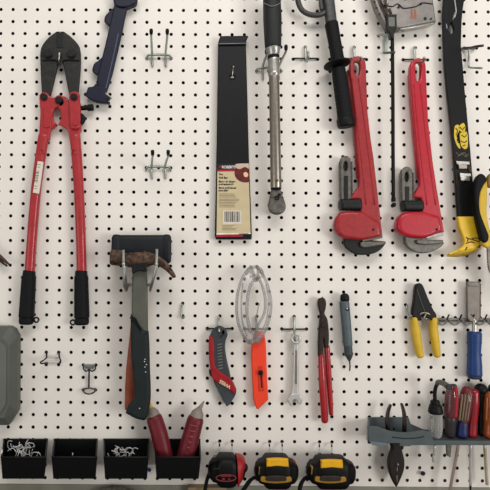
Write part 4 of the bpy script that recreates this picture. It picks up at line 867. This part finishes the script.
link('flute', mb, mat('milky_flute', (128, 114, 92), 0.3), hd)
mb = MB(); mb.sweep([(467.2, 390.4, 16), (466.8, 393.6, 16)], [5.2, 6], [5.2, 6]); link('end_cap', mb, mat('dark_red_cap', (104, 34, 40), 0.4), t)
mb = MB(); mb.sweep([(463.2, 417.6, 16), (462.9, 421.6, 16)], 3.4, 4.8); link('ferrule', mb, mat('brass_collar', (170, 150, 100), 0.4, 0.3), t)
mb = MB(); mb.sweep([(462.6, 423, 16), (461.6, 434.6, 16)], [4.8, 5.6], [4.8, 5.6], 2.4, 18, cap='flat'); link('blue_collar', mb, DBLUE, t)
mb = MB(); mb.sweep([(458.4, 445.4, 15), (454, 468, 14), (449.4, 493, 13)], 1.4, 1.4); link('shaft', mb, mat('coppery_steel', (168, 150, 142), 0.3, 0.5), t)
t, hd = driver('plain red handled screwdriver just right of the fluted one', (474.4, 392), (471.6, 434.5), [4.2, 5.2, 4.8, 4.4, 4.8], mat('driver_red', (135, 18, 28), 0.35, coat=0.3), h=13)
mb = MB(); mb.sweep([(470.6, 445.4, 13), (470.6, 470, 13), (470.4, 485, 13)], 1.4, 1.4); sh = link('shaft', mb, WCHR, t)
mb = MB(); mb.sweep([(470.4, 485, 13), (470.4, 491, 13)], [1.3, 0.6], [1.3, 0.6]); link('blade_tip', mb, DKMET, sh)
t, hd = driver('black knobbed screwdriver standing behind the orange handle', (481, 388.6), (481.6, 433), [5.8, 4.2, 3.0, 3.2, 3.6], BLK, h=11)
mb = MB(); mb.ball(481, 389.6, 11, 6.1); link('knob', mb, BLK, hd)
mb = MB(); mb.sweep([(484.6, 445.4, 11), (486, 468, 11), (487, 484, 11)], 1.5, 1.5); link('shaft', mb, mat('pale_gold_steel', (196, 184, 156), 0.3, 0.5), t)
t, hd = driver('orange handled screwdriver cut off by the right edge', (490.5, 396), (489.6, 434), [5.4, 6, 5.8, 5.4, 6], ORH, h=16)
mb = MB()
for i in (-3.4, 0.2): mb.sweep([(490.6+i, 398, 21.4), (489.8+i, 420, 21.4)], 0.5, 0.8)
link('flute', mb, mat('pale_orange', (176, 120, 74), 0.3), hd)
mb = MB(); mb.sweep([(494, 388, 10), (494, 430, 10)], [5.4, 3.6], [5.4, 3.6]); tag(link('screwdriver', mb, mat('blue_black', (26, 28, 36), 0.4)), 'sliver of a blue-black handle at the right edge behind the orange one', 'screwdriver', 'screwdrivers in the grey holder')

# ------------------------------------------------------------------ push pins
for x, y, r_, m, l in ((149.4, 470, 2.0, BLUE, 'small blue push pin between the third and fourth black bins'), (423.3, 473.6, 2.2, mat('midnight_plastic', (12, 16, 40), 0.4), 'small dark blue push pin below the grey tool holder')):
    mb = MB(); mb.disc(x, y, 0.8, 2.6, r_*0.75, 0.4, 14); mb.disc(x, y, 0.1, 0.9, r_, 0.2, 14); mb.disc(x, y, 2.6, 4, r_, 0.5, 14); tag(link('push_pin', mb, m), l, 'push pin', 'push pins')

# ------------------------------------------------------------------ bins
def shelf_bin(label, xb0, xb1, xr0, xr1, xf0, xf1):
    """back top corners, front rim corners, front bottom corners as seen"""
    t = thing('storage_bin', label, 'bin', (xb0+xb1)/2, 460, 0, 'black bins along the bottom of the board')
    HB, HR, HF = 0.8, 38, 33
    A = [P(xb0, 439.3, HB), P(xb1, 439.3, HB)]; R = [P(xr0, 457.4, HR), P(xr1, 457.4, HR)]; Fb = [P(xf0, 478.8, HF), P(xf1, 478.8, HF)]
    Bb = [Vector((A[0].x+1.5*U, A[0].y, Fb[0].z)), Vector((A[1].x-1.5*U, A[1].y, Fb[0].z))]
    w = 1.3*U
    def wall(q, nrm, name):
        nrm = Vector(nrm)*w; vs = q + [v+nrm for v in q]; mb = MB(); mb.add(vs, [(0,1,2,3),(4,7,6,5),(0,4,5,1),(1,5,6,2),(2,6,7,3),(3,7,4,0)]); return link(name, mb, BIN, t)
    wall([A[0], A[1], Bb[1], Bb[0]], (0, -1, 0), 'back_wall')
    wall([R[0], R[1], Fb[1], Fb[0]], (0, 1, 0), 'front_wall')
    wall([A[0], R[0], Fb[0], Bb[0]], (1, 0, 0), 'side_wall')
    wall([A[1], R[1], Fb[1], Bb[1]], (-1, 0, 0), 'side_wall')
    wall([Bb[0], Bb[1], Fb[1], Fb[0]], (0, 0, 1), 'floor')
    mb = MB(); mb.tube([(xr0, 457.2, HR), (xr1, 457.2, HR)], 0.8, smooth_path=False); mb.tube([(xb0, 439.4, 1.6), (xb1, 439.4, 1.6)], 0.8, smooth_path=False); link('rim', mb, BIN, t)
    return t
BN = [('first black bin from the left, full of loose white wire hooks', 3.4, 48, 0.8, 46, 2.4, 44.2), ('second black bin from the left, holding one small pin', 54, 97.8, 51.6, 97, 53.2, 95.4),
      ('third black bin from the left, holding a tangle of wire hooks', 103.6, 149.2, 103.6, 148.4, 105, 147), ('fourth black bin from the left, holding two red bottles', 154.6, 200.4, 155, 201, 156.4, 198.6)]
for b in BN: shelf_bin(*b)
WHW = mat('pale_hook_wire', (200, 200, 198), 0.35, 0.2)
def small_hooks(x0, x1, y0, y1, h0, h1, cnt, seed, lab, grp):
    rnd = random.Random(seed)
    base = []
    for s_ in range(3):     # three shapes of loose hook
        pts = [[(-3, 0, 0), (-1, 2.4, 0), (1.5, 0.4, 0.6), (3.4, 1.6, 0)], [(-2.6, -2, 0), (-2.2, 1, 0.5), (1.4, 1.6, 0), (3, -1.5, 0)], [(-2.2, 2.6, 0), (-0.4, -1.6, 0.6), (2.4, -1.2, 0)]][s_]
        mb = MB(); mb.tube([(90+a*1.7, 450+b*1.7, 24+c) for a, b, c in pts], 0.36, k=3, seg=6)
        base.append(link('loose_hook', mb, WHW))
    for i in range(cnt):
        b = base[i % 3]; o = b if i < 3 else b.copy()
        if i >= 3: COL.objects.link(o)
        f = rnd.random()
        o.location = P(x0+(x1-x0)*((i+0.5)/cnt*0.6+rnd.random()*0.4), y0+(y1-y0)*f, h0+(h1-h0)*f)
        o.rotation_euler = (rnd.uniform(-0.5, 0.5), rnd.uniform(0, 6.28), rnd.uniform(-0.4, 0.4))
        tag(o, lab, 'loose hook', grp)
small_hooks(8, 37, 444.5, 455.5, 10, 31, 20, 3, 'loose pale wire hook in the heap filling the first black bin', 'loose hooks in the first bin')
small_hooks(111, 138, 448.5, 455, 12, 30, 12, 5, 'loose pale wire hook in the tangle inside the third black bin', 'loose hooks in the third bin')
def bed(name, x0, x1, y, h0, h1): pass
mb = MB(); mb.tube([(72.6, 453, 28), (72.7, 457.4, 26)], 0.5, smooth_path=False); tag(link('loose_pin', mb, WHW), 'single short pin lying in the second black bin', 'pin')
mb = MB(); mb.tube([(2, 449.6, 26), (1.4, 454.6, 30)], 0.8, smooth_path=False); tag(link('white_peg', mb, WHITE), 'small white peg in the left corner of the first black bin', 'peg')

# ------------------------------------------------------------------ bottles in the fourth bin
def bottle(label, pts, w, nz, nm, tipm):
    t = thing('squeeze_bottle', label, 'bottle', pts[-1][0], pts[-1][1], pts[-1][2], 'red squeeze bottles in the fourth bin')
    mb = MB(); mb.sweep(pts, w, w, 2.2, 24); bd = link('body', mb, BRED, t)
    if tipm is NOZ:
        mb = MB()
        for i in range(6):
            f = 0.1+i*0.13; a = Vector(pts[0])*(1-f)+Vector(pts[-1])*f
            b_ = (P(*pts[-1])-P(*pts[0])).normalized()
            mb.tube([(a.x-5, a.y+0.4, a.z+6.4), (a.x, a.y+1.6, a.z+8.4), (a.x+5.4, a.y+2.4, a.z+6)], 0.3)
        link('label_line', mb, mat('pale_red_line', (170, 84, 92), 0.4), bd)
    mb = MB(); mb.sweep(nz[:3], [7.2, 6.2, 3.0], [7.2, 6.2, 3.0], 2, 20, cap='flat'); c = link('cap', mb, nm, t)
    mb = MB(); mb.sweep(nz[2:], [2.6, 0.8], [2.6, 0.8], 2, 14); link('nozzle', mb, tipm, c)
bottle('red squeeze bottle leaning left with its nozzle behind the hammer grip', [(154.6, 419, 14), (159.8, 436, 17), (166, 462, 19)], [8.0, 8.4, 8.2], [(154, 417.5, 14), (152.4, 412.4, 13.5), (150.6, 408.6, 13), (149.2, 400, 12)], NOZ, NOZY)
bottle('red squeeze bottle leaning right with a pale pointed nozzle', [(195.4, 420, 16), (190, 440, 18), (184.6, 462, 20)], [8.2, 8.8, 9.2], [(196, 418, 16), (197.8, 413, 15.6), (199.4, 409, 15), (203.8, 401.6, 14)], NOZ, NOZ)

# ------------------------------------------------------------------ tape measures
def tape(label, x0, x1, yt, yb, style, hooks):
    t = thing('tape_measure', label, 'tape measure', (x0+x1)/2, (yt+yb)/2, 0, 'tape measures hanging in a row')
    cx, cy, H = (x0+x1)/2, (yt+yb)/2+1.6, 18
    w = (x1-x0)/2; hh = (yb-yt)/2
    xs = [x0+7.5, x0+9, x0+12, cx, x1-12, x1-9, x1-7.5]
    ws = [hh*0.7, hh*0.84, hh*0.94, hh*0.95, hh*0.94, hh*0.84, hh*0.7]
    P0 = [(x, cy, H) for x in xs]; D = [11, 12.4, 13.4, 13.6, 13.4, 12.4, 11]
    mb = MB(); mb.sweep(P0, ws, D, 3.6, 40, cap=True, k=3); bd = link('case', mb, BLK, t)
    def patch(name, m, xa, xb, a0, a1, grow, parent=bd):
        mb = MB(); xs_ = [xa, (xa+xb)/2, xb]
        def at(x):
            f = (x-xs[0])/(xs[-1]-xs[0]); return ws[3]*(0.97 if abs(f-0.5) > 0.3 else 1), 13.5
        mb.sweep([(x, cy, H) for x in xs_], [at(x)[0] for x in xs_], [at(x)[1] for x in xs_], 3.0, 8, arc=(a0, a1), grow=grow, k=2); return link(name, mb, m, parent)
    return t, bd, patch, (cx, cy, H, w, hh)
def hangers(label, xs, y, yb):
    t = thing('double_wire_hook', label, 'pegboard hook', sum(xs)/2, y, 0, 'wire hooks above the tape measures')
    for x in xs:
        mb = MB(); mb.tube([(x, y, -4), (x, y+0.2, 1), (x+0.2, y+2.6, 5), (x+0.4, yb, 8), (x+0.4, yb+5, 9)], 0.45); link('wire', mb, ZINC, t)
        mb = MB(); mb.tube([(x+0.1, y+1.6, 5.4), (x+0.3, y+4.2, 6.4)], 0.75, smooth_path=False); link('dark_sleeve', mb, BLK, t)
t, bd, patch, g = tape('black tape measure with a red right side, leftmost of the three', 209, 244, 452, 484, 0, None)
mb = MB(); mb.sweep([(236.6, 469.6, 18), (239.4, 469.6, 18), (242.4, 470.2, 18)], [14.5, 13.8, 11.5], [14.2, 13.2, 9.5], 3.2, 30, cap=False); link('red_side', mb, TRED, t, 'red rubber side')
mb = MB(); mb.sweep([(242, 467, 20), (244.6, 468, 20)], [5.2, 4.4], 4, 3); link('side_knob', mb, BLK, t)
mb = MB(); mb.tube([(x, y, 32.2) for x, y in [(226+10*math.cos(a/12*math.pi*2), 478+3.3*math.sin(a/12*math.pi*2)) for a in range(13)]], 0.5); link('oval_emblem', mb, mat('emblem_red', (118, 46, 46), 0.5), bd)
mb = MB(); mb.prism(rect(221, 475.6, 231, 476.8), 31, 32.4, 0.1); mb.prism(rect(222, 478.4, 225, 480), 31, 32.4, 0.1); mb.prism(rect(228, 478.8, 230.5, 479.8), 31, 32.4, 0.1); link('emblem_mark', mb, mat('emblem_red_b', (118, 46, 46), 0.5), bd)
mb = MB()
for i in range(7): mb.tube([(213, 456+i*2.2, 14+i*2.4), (225, 455+i*2.2, 16+i*2.4), (235, 456+i*2.2, 14+i*2.4)], 0.4)
link('case_rib', mb, mat('rib_black', (44, 45, 46), 0.4), bd)
mb = MB(); mb.sweep([(211, 470, 17), (207, 480, 16), (204, 496, 15)], [2, 1.8, 2], 1); link('wrist_strap', mb, BLKR, t)
hangers('wire hooks above the black and red tape measure', (219.3, 231.8), 442, 449)
for i, (lab, x0, x1, yt, yb, s_) in enumerate((('black and yellow tape measure hanging in the middle of the three', 255.5, 297, 452.6, 485.6, 0), ('black and yellow tape measure at the right of the three', 307.5, 354, 454, 485.6, 1.0))):
    t, bd, patch, g = tape(lab, x0, x1, yt, yb, 1, None)
    cx, cy, H, w, hh = g
    mb = MB(); mb.prism(catmull([(cx-9.6, yt+7.8), (cx-8.8, yt+6.6), (cx+1, yt+6), (cx+11.4, yt+6.6), (cx+12.2, yt+7.8), (cx+12.6, yt+13.6), (cx+11.6, yt+14.8), (cx+1, yt+13.8), (cx-8.4, yt+14.8), (cx-9.6, yt+13.6)], 3), 27.5, 31.8, 1.2); link('yellow_label', mb, YELT, bd, 'blank yellow label')
    mb = MB(); mb.prism(catmull([(cx-15.6, yb-6.4), (cx-14, yb-8.6), (cx-11, yb-8.4), (cx, yb-7.4), (cx+11, yb-8.4), (cx+14, yb-8.6), (cx+15.6, yb-6.4), (cx+14, yb-3.4), (cx, yb-1.8), (cx-14, yb-3.4)], 4), 29, 32.4, 0.8); ov = link('yellow_oval', mb, mat('dull_tape_yellow_%d' % i, (150, 112, 38), 0.5), bd, 'yellow framed oval emblem')
    mb = MB(); mb.prism(catmull([(cx-10.4, yb-6.4), (cx-8, yb-9.4), (cx+8, yb-9.4), (cx+10.4, yb-6.4), (cx+8, yb-4.2), (cx-8, yb-4.2)], 4), 31, 33.6, 0.8); link('emblem_bar', mb, mat('emblem_dark_%d' % i, (44, 36, 30), 0.5), ov)
    mb = MB(); mb.sweep([(x0+3.4, yb-21, 20), (x0+2.8, yb-14, 20)], 1.4, 7); link('left_patch', mb, mat('ochre_%d' % i, (150, 118, 50), 0.5), bd)
    mb = MB(); mb.sweep([(x1-3.4, yt+9.5, 18), (x1-2, yt+16, 18)], [2.2, 2.6], 6, 3); link('lock_button', mb, TRED, t, 'red lock button')
    mb = MB(); mb.sweep([(x0+4, yb-10, 14), (x0-3, yb-7, 14), (x0-7, yb-3 + i*3, 14), (x0-14 + i*6, yb+7, 14)], [2, 1.7, 2.2, 2], 1.2); link('wrist_strap', mb, BLKR, t)
hangers('wire hooks above the middle tape measure', (269.2, 282), 442.4, 450)
hangers('wire hooks above the right tape measure', (319.2, 331.6), 442.8, 450)
